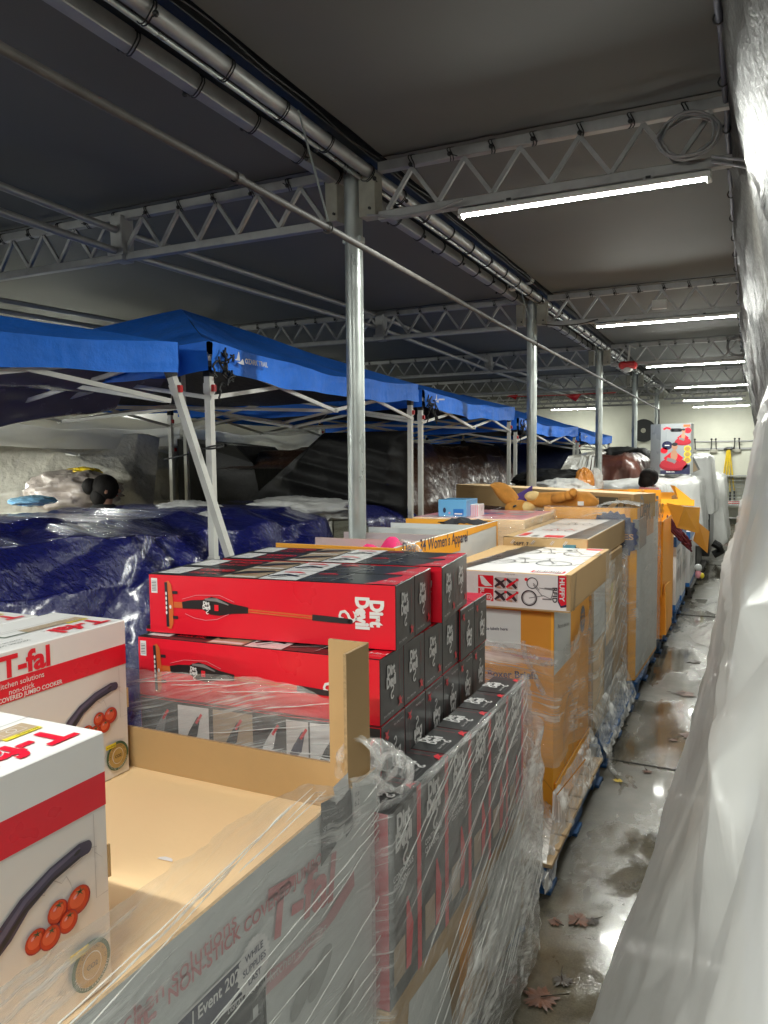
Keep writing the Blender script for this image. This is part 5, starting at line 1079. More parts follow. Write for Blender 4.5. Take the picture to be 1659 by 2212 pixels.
wrap([(-1.52, YE-.01), (-.84, YE-.012), (-.775, YE+.04), (-.728, 7.46), (-.9, 7.5)], lambda u: zt+.012+.01*nz(u*12, 4), lambda u: poly1([(0, .2), (.4, .16), (.6, .12), (.9, .22), (1, .3)], u), 'stretch film round the orange toy display', FILMT, .003, .008, 51, 200, 110, crease=.008)
b = MB(); b.grid(lambda u, v: (lerp(-1.12, -.80, u), lerp(6.4, 7.3, v), zt-.01+.03*math.sin(PI*u)), 50, 40, PCLEAR, lambda u, v, p: .022*rid(p.x*14, p.y*8, 2)); tag(b.build('wrapped_goods', smooth='all', loc=(-1, 6.8, zt)), 'goods in glossy clear plastic at the right end of the toy display', 'plastic bag')
# EZ build carton leaning across the toy display
pA, pB, pC = at(985, 1065, y=7.5), at(1370, 1106, y=6.75), at(1368, 1068, y=6.75)
pA = at(985, 1046, y=7.9); 
b = MB(); uu = Vector((pC.x-pA.x, pC.y-pA.y, pC.z-pA.z)); L_ = uu.length; fr = Fr(pC-uu-Vector((0, 0, .20)), uu, Vector((0, 0, 1))-uu.normalized()*uu.normalized().z)
nn = fr.n; vs = [fr.p(0, 0), fr.p(L_, 0), fr.p(L_, .20), fr.p(0, .20)]; bk = [v-nn*.30 for v in vs]
b.face(vs, CARD); b.face(bk[::-1], CARD); b.face([vs[3], vs[2], bk[2], bk[3]], CARDL); b.face([vs[1], bk[1], bk[2], vs[2]], CARD); b.face([vs[0], bk[0], bk[1], vs[1]][::-1], CARD); b.face([vs[0], vs[3], bk[3], bk[0]], CARD)
b.rib(fr, [(.1, .175), (L_-.35, .175)], .003, EDGE, 1); b.poly(fr, [(L_-.56, -.02), (L_-.155, -.0), (L_-.155, .165), (L_-.56, .165)], pm('olive_print', (.10, .09, .065), .6), 1); b.text(fr, 'BUILD', L_-.36, .15, .033, CARDL, 2.5, .03, rot=PI); b.text(fr, 'EZ', L_-.40, .10, .03, CARDL, 2.5, .03, rot=PI); b.ring(fr, L_-.42, .085, .038, .006, CARDL, 2, 6)
b.poly(fr, [(L_-.30, .05), (L_-.25, .09), (L_-.19, .13), (L_-.17, .155), (L_-.16, .11), (L_-.2, .07), (L_-.25, .05)], CARDL, 2); b.rib(fr, [(L_-.14, .02), (L_-.03, .02), (L_-.03, .17), (L_-.14, .17)], .003, INK, 2, True); b.text(fr, '14 997', L_-.07, .03, .03, INK, 2.4, .02, rot=PI/2, width=.12); b.text(fr, 'Patent pending', .2, .12, .012, EDGE, 2)
tag(b.build('bicycle_carton', loc=(-1.4, 7.1, 1.4)), 'long brown carton with an upside down build print leaning behind the plush toy', 'carton', 'bicycle cartons')

# ---------------- plain stuffed plush animal lying on the toy display
def blob(balls, name, mat, parent, seed=0):
    b = MB()
    for c, r in balls: b.ball(c, r, mat, 26, 18, lambda d: 1+.03*nz(d.x*3, d.y*3, d.z*3+seed))
    return b.build(name, parent, smooth='all')
yP = 6.55; Q = lambda x, y, dy=0: at(x, y, y=yP+dy)
t = thing('plush_toy', 'tan stuffed plush animal lying on its side on the orange toy display', 'plush toy', Q(1200, 1095))
body = MB(); a, c = Q(1272, 1082), Q(1180, 1082); pts = [Q(1292, 1088), Q(1270, 1084), Q(1235, 1082), Q(1200, 1080), Q(1165, 1080), Q(1140, 1082)]
body.tube(pts, [.03, .085, .08, .07, .065, .03], PLUSH, 20); body.build('body', t, smooth='all')
b = MB(); b.ball(Q(1120, 1098), (.12, .10, .075), PLUSH, 24, 16); b.build('head', t, smooth='all')
b = MB(); b.ball(Q(1152, 1072), (.075, .08, .045), PLCR, 20, 14); b.ball(Q(1140, 1096), (.075, .09, .055), PLCR, 20, 14); b.build('ruff', t, smooth='all')
for k, (p, q, r) in enumerate((((1196, 1078, -.08), (1228, 1070, -.14), .042), ((1232, 1074, -.05), (1238, 1064, -.16), .038))):
    b = MB(); b.tube([Q(*p), Q((p[0]+q[0])/2, (p[1]+q[1])/2, p[2]-.03), Q(*q)], [r*.9, r*1.1, r*.75], PLUSH, 16); b.ball(Q(*q), r*.95, PLUSH); b.build('paw', t, smooth='all')
b = MB(); o_, e_, tp = Q(1118, 1084), Q(1080, 1068), Q(1063, 1047)
b.grid(lambda u, v: (o_.lerp(tp, v)+(RGT*.2+UPV).normalized()*((u-.5)*.15*math.sin(PI*min(1, .12+v*.88))**.8)+Vector((0, -.05*math.sin(PI*u), 0))), 16, 20, PLUSH); b.build('ear', t, smooth='all', solid=.018)
b = MB(); b.box(0, .05, -.001, .001, 0, .035, WHT); b.v = [v+Q(1248, 1092, -.11) for v in b.v]; b.build('label', t)
b = MB(); b.tube([Q(1112, 1094, -.1), Q(1111, 1092, -.103)], [.018, .012], BRUB, 12); b.build('eye', t, smooth=True)
pv = [at(1095, 1082, y=6.9), at(1150, 1050, y=7.0), at(1147, 1078, y=7.0), at(1110, 1092, y=6.9)]
b = MB(); b.grid(bil(pv[0], pv[3], pv[1], pv[2]), 12, 12, fabric('purple_cloth', (.13, .07, .33)), lambda u, v, p: .02*math.sin(PI*u)*math.sin(PI*v)+.01*nz(u*5, v*5)); 
tag(b.build('purple_cushion', smooth='all', loc=pv[0], solid=.02), 'purple padded fabric toy behind the plush animal', 'cushion')

# ---------------- open orange boxes with flaps beyond the toy display
def openbox(x0, x1, y0, y1, z0, z1, m, min_, label, flaps=(), name='open_box', group='open orange boxes', inner=.25):
    t = thing(name, label, 'box', ((x0+x1)/2, (y0+y1)/2, z0), group); th = .008
    b = MB()
    for a in ((x0, x1, y0, y0+th), (x0, x1, y1-th, y1), (x0, x0+th, y0+th, y1-th), (x1-th, x1, y0+th, y1-th)):
        fmk = {'+z': EDGE}
        b.box(*a, z0, z1, m, fmk)
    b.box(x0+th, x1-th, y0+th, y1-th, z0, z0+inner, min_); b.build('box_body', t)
    for f in flaps: b = MB(); b.face(f, m); b.build('flap', t, solid=.006)
    return t
def F(*p): return [at(x, y, y=d) for x, y, d in p]
openbox(-1.62, -.74, 7.88, 9.05, .142, 1.30, ORG, ORGD, 'open orange box with a bent flap hanging toward the aisle',
        [F((1440, 1086, 8.0), (1478, 1094, 8.0), (1512, 1096, 8.3), (1508, 1152, 8.3), (1462, 1140, 8.0)), F((1508, 1128, 8.4), (1532, 1148, 8.8), (1528, 1195, 8.8), (1498, 1168, 8.5))], inner=.9)
openbox(-1.62, -.80, 9.45, 10.6, .9, 1.46, ORG, ORGD, 'open orange box behind the bent flap, in front of the person in blue',
        [F((1357, 1056, 9.3), (1428, 1058, 9.3), (1428, 1078, 9.3), (1357, 1078, 9.3)), F((1428, 1078, 9.2), (1500, 1080, 9.2), (1500, 1093, 9.1), (1428, 1090, 9.1)), F((1448, 1048, 9.8), (1458, 1050, 9.6), (1500, 1084, 9.4), (1466, 1082, 9.4))], inner=.5)
openbox(-1.9, -1.05, 8.0, 9.0, 1.0, 1.56, ORG, CARD, 'shallow orange tray with its rim up left of the flaps', [F((1293, 1056, 7.9), (1360, 1060, 7.9), (1360, 1078, 7.9), (1293, 1072, 7.9))], inner=.42)
p = at(1478, 1195, y=8.6); b = MB(); b.grid(lambda u, v: at(1438, 1125, y=8.7).lerp(at(1490, 1180, y=8.9), u)+(UPV*.12*(v-.5))+Vector((0, 0, .0)), 30, 20, fabric('maroon_fleece', (.11, .02, .035), .95), lambda u, v, p: .03*rid(u*5, v*4, 2)); tag(b.build('folded_clothes', smooth='all', loc=p, solid=.02), 'maroon fleece spilling out of the open orange box toward the aisle', 'clothes')
b = MB(); p0 = at(1452, 1160, x=-.77); b.box(-.79, -.755, 7.95, 9.0, .142, 1.02, ORG, r=.004); fr = Fr((-.755, 7.95, .142), (0, 1, 0), (0, 0, 1)); b.rect(fr, .3, .3, 1.0, .85, CARDL, 1)
tag(b.build('side_board', loc=(-.77, 8.5, .142)), 'narrow orange board standing along the pallet of open boxes', 'board')
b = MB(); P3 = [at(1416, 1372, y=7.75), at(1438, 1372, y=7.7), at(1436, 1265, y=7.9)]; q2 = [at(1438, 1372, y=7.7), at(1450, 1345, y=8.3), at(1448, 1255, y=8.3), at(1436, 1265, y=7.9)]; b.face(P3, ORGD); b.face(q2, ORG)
tag(b.build('torn_flap', loc=P3[0], solid=.006), 'torn triangular orange flap at the foot of the orange boards', 'board')

# ---------------- blue and white cartons
def bwcarton(x0, x1, y0, y1, z0, z1, label, tool=False):
    b = MB(); b.box(x0, x1, y0, y1, z0, z1, WHT, r=.004); H_ = z1-z0; L_ = y1-y0; W_ = x1-x0
    for fr, Lx in ((Fr((x0, y0, z0), (1, 0, 0), (0, 0, 1)), W_), (Fr((x1, y0, z0), (0, 1, 0), (0, 0, 1)), L_)):
        b.rect(fr, 0, H_*.86, Lx, H_*.995, BLUP, 1); b.rect(fr, 0, 0, Lx, H_*.07, BLUP, 1)
    b.rect(fr, .1, H_*.75, .5, H_*.78, PGREY, 1); b.ring(fr, .18, H_*.74, .05, .01, BLUP, 1.5)
    for q in range(6): b.rect(fr, .12+.12*q, H_*.35, .16+.12*q, H_*(.5+.03*(q % 3)), (PGREY, INK, TAN)[q % 3], 1.3)
    if tool:
        f2 = Fr((x0, y0, z0), (1, 0, 0), (0, 0, 1)); b.rib(f2, [(W_*.95, H_*.8), (W_*.72, H_*.76), (W_*.75, H_*.60), (W_*.82, H_*.5), (W_*.80, H_*.2), (W_*.84, H_*.1)], [.02, .045, .03, .05, .06, .05], INK, 2); b.text(f2, 'CORDLESS', W_*.3, H_*.77, .03, PGREY, 2)
    return tag(b.build('tool_carton', loc=((x0+x1)/2, y0, z0)), label, 'carton', 'blue and white cartons')
bwcarton(-1.5, -.735, 9.40, 10.0, .145, 1.0, 'white carton with blue bands and a black tool picture, near one of two', True)
bwcarton(-1.5, -.72, 10.06, 10.68, .145, 1.06, 'white carton with blue bands, far one of two')
bwcarton(-1.5, -.70, 11.15, 12.35, .145, .9, 'white carton with blue bands under the hanging white sheets')
p = at(1508, 1240, y=11.2); t = thing('doll_toy', 'small pink and yellow toy on the pallet edge beside the blue and white cartons', 'toy', p)
b = MB(); b.ball(p, (.04, .04, .06), PINKP); b.build('toy_body', t, smooth=True); b = MB(); b.ball(p+Vector((.0, 0, .09)), (.05, .05, .05), GRYP); b.build('toy_head', t, smooth=True); b = MB(); b.ball(p+Vector((.05, 0, -.02)), (.03, .03, .04), YEL); b.build('toy_bow', t, smooth=True)

# ---------------- white plastic heaps with the ride-on toy carton
def heap(x0, x1, y0, y1, hz, label, seed, mat=PSHEET2, amp=.05, z0=.14, name='covered_stack', grp='stacks under white plastic', nu=110, nv=110, flat=.22):
    def fn(u, v):
        U, V = u*2-1, v*2-1; e = max(abs(U), abs(V)); top = 1-flat*2
        k = min(1, e/(.62)); x = lerp(x0, x1, .5+.5*(U/e*k if e > 1e-6 else 0)); y = lerp(y0, y1, .5+.5*(V/e*k if e > 1e-6 else 0))
        h = hz(x, y) if callable(hz) else hz
        if e > .62: f = (e-.62)/.38; z = lerp(h-.04, z0, f); x += (U/e)*.10*f*(abs(U) >= abs(V)-.1); y += (V/e)*.08*f
        else: z = h-.05*(e/.62)**5
        return (x, y, z)
    b = MB(); b.grid(fn, nu, nv, mat, lambda u, v, p: amp*(rid(p.x*1.7+p.z, p.y*1.5, p.z*.8+seed)+.5*rid(p.x*4, p.y*4, p.z*2+seed)))
    return tag(b.build(name, smooth='all', loc=((x0+x1)/2, (y0+y1)/2, z0)), label, 'covered goods', grp)
heap(-1.95, -.74, 12.7, 14.4, lambda x, y: 1.55, 'stack under white plastic carrying the ride-on toy carton', 3, z0=.55)
heap(-2.4, -1.15, 11.2, 12.6, lambda x, y: 1.52, 'low stack under white plastic left behind the person in blue', 8, z0=.3)
heap(-1.3, -.66, 14.6, 16.4, lambda x, y: 1.90, 'higher stack under white plastic at the right, beside the ride-on toy carton', 5, z0=.9)
heap(-1.95, -.50, 16.8, 19.0, lambda x, y: 1.5, 'farthest stack under white plastic before the far wall', 7, z0=.14)
b = MB(); b.box(-1.9, -.7, 12.7, 14.3, .142, 1.3, DGR, r=.01); b.box(-1.2, -.6, 14.6, 16.3, .142, 1.5, DGR, r=.01); tag(b.build('dark_carton', loc=(-1.2, 13.5, .142)), 'dark goods under the white plastic stacks', 'carton')
b = MB(); c = at(1523, 1205, y=15.2); b.tube([(-.56, 15.0, .35), (-.47, 15.0, .30), (-.42, 15.1, .2), (-.55, 15.1, .12)], .07, BRUB, 8); tag(b.build('dark_strap', smooth=True, loc=c), 'dark bundle hanging at the aisle side below the white plastic', 'bundle')
# ride-on toy carton
pL, pM, pR = at(1407, 920, y=13.45), at(1428, 914, y=13.2), at(1492, 914, y=13.2)
zt, zb = pR.z, at(1492, 1024, y=13.2).z
b = MB(); xa, xb_, xc = pM.x-.0, pR.x, pR.x; 
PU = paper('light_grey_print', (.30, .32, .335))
fl = [(xa, 13.2), (xc, 13.2), (xc+.02, 13.62), (pL.x+.02, 13.75), (pL.x, 13.38)]
for i in range(5):
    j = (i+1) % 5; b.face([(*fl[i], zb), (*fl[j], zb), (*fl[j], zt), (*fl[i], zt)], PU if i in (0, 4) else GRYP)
b.face([(*q, zt) for q in fl], GRYP)
fr = Fr((xa, 13.2, zb), (1, 0, 0), (0, 0, 1)); W_ = xc-xa; H_ = zt-zb
b.rib(fr, [(W_*.38, H_*.87), (W_*.66, H_*.87)], .055, INK, 2); b.ell(fr, W_*.38, H_*.87, .027, .027, INK, 2, 12); b.ell(fr, W_*.66, H_*.87, .027, .027, INK, 2, 12)
b.rib(fr, [(W_*.08, H_*.89), (W_*.2, H_*.92), (W_*.33, H_*.90)], .03, RED, 2); b.rect(fr, W_*.76, H_*.93, W_*.99, H_*.975, ORL, 2); b.ell(fr, W_*.91, H_*.86, .055, .05, RED, 2, 16, st=.12)
for a_, c_, s_ in ((.44, .22, .82), (.75, .66, .48)):
    x, z = W_*a_, H_*c_; b.ell(fr, x, z-.05*s_, .26*s_, .11*s_, DKR, 2, 26); b.ell(fr, x, z-.01*s_, .24*s_, .10*s_, paper('toy_red_print', (.42, .02, .035)), 2.4, 26); b.rib(fr, [(x-.15*s_, z+.06*s_), (x, z+.19*s_), (x+.15*s_, z+.06*s_)], [.1*s_, .12*s_, .1*s_], RED, 2.6)
    b.ell(fr, x+.01*s_, z+.15*s_, .065*s_, .11*s_, SKIN_P, 3, 14); b.rib(fr, [(x-.12*s_, z+.08*s_), (x, z+.04*s_), (x+.04*s_, z+.01*s_)], .07*s_, PGREY, 3.2); b.ell(fr, x+.02*s_, z+.32*s_, .055*s_, .065*s_, SKIN_P, 3.4, 14); b.ell(fr, x+.02*s_, z+.365*s_, .055*s_, .035*s_, INK, 3.8, 14)
b.ell(fr, W_*.22, H_*.57, .08, .07, NAVY, 2, 18); b.rib(fr, [(W_*.14, H_*.57), (W_*.3, H_*.57)], .015, WHT, 2.6); b.ell(fr, W_*.12, H_*.47, .055, .05, RED, 2, 16)
for q in range(3): b.ell(fr, W_*.91, H_*(.50-.11*q), .055, .05, YEL, 2, 16); b.ell(fr, W_*.91, H_*(.50-.11*q), .04, .036, GOLD, 2.4, 16)
b.poly(fr, [(0, 0), (W_, 0), (W_, H_*.19), (W_*.85, H_*.19), (W_*.72, H_*.075), (0, H_*.075)], NAVY, 2); b.text(fr, 'RIDE-ON', W_*.2, H_*.03, .022, WHT, 3, .02)
tag(b.build('toy_carton', loc=(xa, 13.4, zb)), 'tall grey carton with a red ride-on toy printed, standing on the white plastic', 'carton')
b = MB(); q = [at(1492, 985, y=13.9), at(1508, 1015, y=13.9), at(1482, 1026, y=13.5)]; q2 = [v+Vector((.02, .25, 0)) for v in q]; b.face(q, TAN); b.face(q2[::-1], BLK); [b.face([q[i], q[(i+1) % 3], q2[(i+1) % 3], q2[i]], BLK) for i in range(3)]
tag(b.build('dark_carton', loc=(xc, 13.4, zb)), 'small dark box leaning at the foot of the ride-on toy carton', 'carton')
heap(-2.4, -1.68, 13.0, 14.8, lambda x, y: 1.88, 'brown tarpaulin bundle left of the ride-on toy carton', 12, TRUST, .08, 1.0, 'covered_stack', 'stacks under brown tarpaulin', 60, 60)
heap(-2.6, -1.8, 15.4, 17.6, lambda x, y: 2.02, 'black tarpaulin heap behind the brown bundle', 14, TBLACK, .07, .6, 'covered_stack', 'stacks under brown tarpaulin', 50, 50)

# ================================================================== LEFT SIDE: canopies, tarpaulins, people
def canopy(C4, ze, zr, mat, label, logo=False, frame=WMET, feet=None, drop=.17, und=None, group='pop-up canopies', seed=0):
    """C4 = four ground corners in order, ze = bottom of the valance, zr = apex"""
    cs = [Vector((x, y, 0)) for x, y in C4]; cen = sum(cs, Vector())/4; t = thing('pop_up_canopy', label, 'canopy', cen, group)
    zt = ze+drop; ap = cen+Vector((0, 0, zr)); b = MB(); N = 26
    for i in range(4):
        p, q = cs[i], cs[(i+1) % 4]; out = ((p+q)/2-cen).normalized()
        def fn(u, v, p=p, q=q, out=out):
            e = p.lerp(q, u)+Vector((0, 0, zt-.06*math.sin(PI*u)-.012*math.sin(u*17+seed)*math.sin(PI*u))); r = e.lerp(ap, v); r.z -= .10*math.sin(PI*v)*(.5+.5*math.sin(PI*u))*(1-v); return r
        b.grid(fn, N, 14, mat, lambda u, v, s: (.018*rid(s.x*1.4, s.y*1.4, seed)+.008*rid(s.x*4, s.y*4, seed+2))*(1-v)*min(1, v*6))
        def fv(u, v, p=p, q=q, out=out, i=i):
            e = p.lerp(q, u); k = math.sin(PI*u); return e+out*(.012+.02*(1-v)*nz(u*7, i, seed)*k+.012*math.sin(u*40)*(1-v)*k)+Vector((0, 0, lerp(zt-drop-.05*k+.03*nz(u*6, i+4, seed)*min(1, k*4), zt-.06*k-.012*math.sin(u*17+seed)*k, v)))
        b.grid(fv, 60, 8, mat, lambda u, v, s: .010*rid(s.x*2+s.y*2, s.z*14, seed)+.007*rid(s.x*7+s.y*6, s.z*5, seed))
    b.build('cover', t, smooth='all')
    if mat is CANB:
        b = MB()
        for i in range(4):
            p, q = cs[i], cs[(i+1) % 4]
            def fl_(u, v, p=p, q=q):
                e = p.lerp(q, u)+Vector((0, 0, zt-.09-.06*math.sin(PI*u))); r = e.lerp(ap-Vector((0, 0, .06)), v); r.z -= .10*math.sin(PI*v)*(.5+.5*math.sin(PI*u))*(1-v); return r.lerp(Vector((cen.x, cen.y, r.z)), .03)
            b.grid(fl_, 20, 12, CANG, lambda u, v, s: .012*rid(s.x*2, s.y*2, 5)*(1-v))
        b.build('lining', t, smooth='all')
    mids = [(cs[i]+cs[(i+1) % 4])/2 for i in range(4)]
    for i in range(4):
        ft = cs[i] if not feet or not feet.get(i) else Vector((*feet[i], 0)); top = cs[i]+Vector((0, 0, zt-.04)); inn = (cen-cs[i]).normalized()*.065
        b = MB(); k = ft.lerp(top, .52); b.bar(ft+inn, k+inn, .052, .052, frame, up=(1, 0, 0)); b.bar(k+inn, top+inn-(top-ft).normalized()*.16, .042, .042, frame, up=(1, 0, 0))
        b.build('leg', t)
        b = MB(); b.bar(top+inn-(top-ft).normalized()*.16, top+inn-(top-ft).normalized()*.10, .05, .05, BRUB, up=(1, 0, 0)); b.build('corner_joint', t)
        b = MB(); b.bar(top+inn-(top-ft).normalized()*.26, top+inn-(top-ft).normalized()*.2, .05, .05, WMET, up=(1, 0, 0)); b.build('slider', t)
        b = MB(); e = top+inn-(top-ft).normalized()*.22; b.box(e.x+.02, e.x+.045, e.y-.012, e.y+.012, e.z-.03, e.z+.01, REDM); b.build('release_button', t)
        for a, c in ((cs[i], mids[i]), (mids[i], cs[(i+1) % 4])):
            zA, zB = zt-.08, zt-.33; s1 = a != mids[i]
            d = (cen-(a+c)/2).normalized()*.035
            b = MB(); b.bar(a+d+Vector((0, 0, zA)), c+d+Vector((0, 0, zB)), .016, .026, frame); b.build('scissor_bar', t)
            b = MB(); b.bar(a+d*1.6+Vector((0, 0, zB)), c+d*1.6+Vector((0, 0, zA)), .016, .026, frame); b.build('scissor_bar', t)
        b = MB(); b.bar(cs[i]+Vector((0, 0, zt-.10)), ap-Vector((0, 0, .12)), .016, .026, frame); b.build('roof_strut', t)
        b = MB(); b.bar(mids[i]+Vector((0, 0, zt-.33)), cen+Vector((0, 0, zt-.25)), .016, .026, frame); b.build('scissor_bar', t)
    b = MB(); b.tube([cen+Vector((0, 0, zt-.3)), ap-Vector((0, 0, .06))], .02, frame, 8); b.ball(cen+Vector((0, 0, zt-.3)), .05, BRUB, 8, 6); b.build('hub', t, smooth=True)
    return t
XL, XK = -2.90, -5.92
def logoprint(y, z, s, parent, full=True):
    b = MB(); fr = Fr((XL+.062, y, z), (0, 1, 0), (0, 0, 1)); WP = pm('white_ink', (.6, .62, .66), .6)
    b.poly(fr, [(0, 0), (.05*s, .02*s), (.085*s, .11*s), (.10*s, .095*s), (.115*s, .0)], WP, 1); b.poly(fr, [(.05*s, -.02*s), (.12*s, -.01*s), (.17*s, .03*s), (.19*s, -.01*s), (.2*s, -.04*s), (.12*s, -.04*s)], WP, 1)
    b.text(fr, 'OZARK TRAIL', .22*s, -.02*s, .062*s, WP, 1, .03, width=.50*s) if full else b.rib(fr, [(.2*s, .02*s), (.5*s, .04*s)], .015, WP, 1)
    return b.build('logo_print', parent)
ZE = 2.475
defs = [(3.72, 6.86, 'blue pop-up canopy with white lettering on its edge, in front of the nearest column', 3.23), (7.02, 10.22, 'blue pop-up canopy between the first and second columns', 3.05), (10.42, 14.5, 'blue pop-up canopy behind the second column', 3.0), (14.75, 18.4, 'farthest blue pop-up canopy of the row', 2.9)]
for i, (ya, yb, lab, zr) in enumerate(defs):
    z = (ZE, 2.44, 2.31, 2.22)[i]
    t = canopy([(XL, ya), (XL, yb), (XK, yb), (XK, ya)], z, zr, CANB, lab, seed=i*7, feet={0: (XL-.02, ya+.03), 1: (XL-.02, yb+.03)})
    logoprint(ya+.16, z+.075, .50 if i == 0 else .55, t, i == 0)
tl = at(530, 1215, y=3.78); tp_ = at(402, 795, y=3.52); dd = (tl-tp_); ftp = tp_+dd*(tp_.z/(-dd.z))
canopy([(-2.97, 3.50), (-6.05, 3.62), (-7.0, .8), (-4.05, .62)], 2.445, 3.02, CANB, 'blue pop-up canopy at the left edge with a leaning front leg', feet={0: (ftp.x, ftp.y)}, seed=31)
for j, (ya, yb, lab) in enumerate(((1.2, 4.2, 'white pop-up canopy at the far left'), (4.4, 7.5, 'white pop-up canopy behind the dark fabric wall'), (7.7, 10.8, 'white pop-up canopy behind the nearest column'), (11.0, 14.1, 'farthest white pop-up canopy'))):
    canopy([(-6.35, ya), (-6.35, yb), (-9.4, yb), (-9.4, ya)], 2.12, 2.85, CANW, lab, drop=.22, seed=50+j, group='white canopies at the back')
# cluster of ties on the canopy corners and the cord round the two legs
for j, (x, y, z, s, lab) in enumerate(((-2.86, 3.80, 2.52, 1, 'tangle of black cord hanging on the corner of the lettered canopy'), (-2.86, 7.12, 2.50, .9, 'tangle of black cord on the corner between the first and second canopies'), (-2.86, 10.5, 2.36, .9, 'bundle of cord on the canopy corner behind the second column'))):
    b = MB(); rr = random.Random(j+3)
    for k in range(9):
        p = Vector((x+rr.uniform(-.01, .03), y+rr.uniform(-.05, .05), z+rr.uniform(-.05, .10)*s)); pts = [p.copy()]
        for _ in range(10): p += Vector((rr.uniform(-.012, .014), rr.uniform(-.03, .03), rr.uniform(-.045, .02)*s)); pts.append(p.copy())
        b.tube(pts, .0065, BRUB, 5)
    tag(b.build('cord_tangle', smooth='all', loc=(x, y, z)), lab, 'cord', 'cord tangles on the canopy corners')
pm_ = at(462, 966, y=3.66); b = MB(); b.tube([pm_+Vector((.045*math.cos(a), .045*math.sin(a), .01*math.sin(a))) for a in [2*PI*k/12 for k in range(12)]], .006, BRUB, 6, closed=True); b.tube([pm_+Vector((-.04, 0, 0)), at(410, 980, y=3.6), at(355, 993, y=3.6)], .005, BRUB, 6)
tag(b.build('tie_cord', smooth='all', loc=pm_), 'black cord lashing the two crossed canopy legs together', 'cord')

# ---- tarpaulins
def drape(fn, nu, nv, mat, amp, name, label, cat='tarpaulin', group=None, solid=0):
    b = MB(); b.grid(fn, nu, nv, mat, amp); o = b.build(name, smooth='all', loc=b.v[len(b.v)//2]); return tag(o, label, cat, group)
def bluefn(u, v):
    y = lerp(.9, 6.02, u); H = poly1([(.9, 1.74), (2.4, 1.70), (3.3, 1.62), (3.9, 1.585), (4.9, 1.54), (5.5, 1.51), (6.0, 1.50)], y)
    bul = .10*math.exp(-((y-3.65)/.5)**2)
    P = [(0, -2.72, .0), (.1, -2.78, .3), (.35, -2.95-.04*math.sin(y*2), .85), (.55, -3.12, H-.35), (.72, -3.42+bul, H-.06), (.8, -3.8, H+.02), (.93, -5.0, H+.03), (1, -5.1, H-.4)]
    for (a, x0, z0), (c, x1, z1) in zip(P, P[1:]):
        if v <= c: t_ = (v-a)/(c-a); return (lerp(x0, x1, t_), y, lerp(z0, z1, t_))
    return (P[-1][1], y, P[-1][2])
def blueamp(u, v, p):
    d = Vector((p.y-3.62, p.z-1.55)); r_ = d.length; a = math.atan2(d.y, d.x)
    star = .05*rid(a*2.6, r_*.3, 3)*min(1, r_*1.6)*(1 if v < .8 else .3)
    return -(star+.045*rid((p.z-.5*p.y)*2.3, p.y*.4, 6)+.022*rid((p.z-.45*p.y)*5.5, p.y*1.1, 2)+.007*rid(p.y*7, p.z*9, 1))
drape(bluefn, 230, 130, TBLUE, blueamp, 'blue_tarpaulin', 'glossy dark blue tarpaulin over a big pile at the left, with a pointed fold')
def blue2(u, v):
    y = lerp(6.10, 7.3, u); H = 1.47-.02*u
    P = [(0, -2.85, 0), (.45, -2.98, .8), (.7, -3.1, H-.1), (.78, -3.25, H), (1, -4.6, H+.02)]
    for (a, x0, z0), (c, x1, z1) in zip(P, P[1:]):
        if v <= c: t_ = (v-a)/(c-a); return (lerp(x0, x1, t_), y, lerp(z0, z1, t_))
drape(blue2, 70, 90, TBLUE, lambda u, v, p: .04*rid(p.y*1.6+p.z, p.z, 8)+.012*rid(p.y*5, p.z*4, 2), 'blue_tarpaulin', 'second blue tarpaulin behind the nearest column, beyond a dark gap')
def brown(u, v):
    y = lerp(7.0, 13.4, u); H = poly1([(7, 1.95), (8, 2.12), (10, 2.2), (13.4, 2.22)], y)
    P = [(0, -3.05, 0), (.3, -3.2, .8), (.38, -3.25, 1.25), (.5, -3.55, 1.4), (.8, -3.85, H-.2), (.88, -4.05, H), (1, -5.4, H)]
    for (a, x0, z0), (c, x1, z1) in zip(P, P[1:]):
        if v <= c: t_ = (v-a)/(c-a); return (lerp(x0, x1, t_), y, lerp(z0, z1, t_))
    return (P[-1][1], y, P[-1][2])
drape(brown, 200, 120, TBROWN, lambda u, v, p: -(.09*rid(p.y*.8-p.z*.35, p.z*.25, 3)+.04*rid(p.y*2.2-p.z, p.z*.8, 5)+.012*rid(p.y*6, p.z*5, 1)), 'brown_tarpaulin', 'tall brown tarpaulin wall behind the canopy legs past the nearest column')
def quadcloth(px4, dep4, mat, amp, label, name='tarpaulin', nu=60, nv=40, cat='tarpaulin', group=None, solid=0):
    """four photo corners (top left, top right, bottom left, bottom right) each at its own distance y"""
    P = [at(x, y, y=d) for (x, y), d in zip(px4, dep4)]; f = bil(P[2], P[3], P[0], P[1])
    return drape(f, nu, nv, mat, amp, name, label, cat, group)
rdg = lambda a, s, sd, k=2.0: (lambda u, v, p: a*(rid(p.x*s+p.z*k, p.z*s*.5, sd)+.5*rid(p.x*s*2.6, p.z*s*2, sd+1))*(min(1, min(u, 1-u, v, 1-v)*8)))
quadcloth(((-60, 935), (345, 945), (-60, 1110), (330, 1100)), (5.6, 7.0, 5.2, 6.3), TGREY, rdg(.15, .8, 2), 'sagging silver grey tarpaulin at the far left under the canopies', 'grey_tarpaulin', 90, 60)
quadcloth(((230, 975), (470, 930), (150, 1110), (420, 1110)), (6.6, 8.4, 6.1, 7.8), TGREY, rdg(.14, .9, 6, 3), 'grey tarpaulin slope rising behind the person at the left', 'grey_tarpaulin', 90, 60)
quadcloth(((560, 948), (780, 945), (590, 1100), (720, 1105)), (10.8, 13.0, 9.6, 11.0), TGREY, rdg(.16, .6, 9), 'light grey tarpaulin behind the white canopy leg', 'grey_tarpaulin', 80, 50)
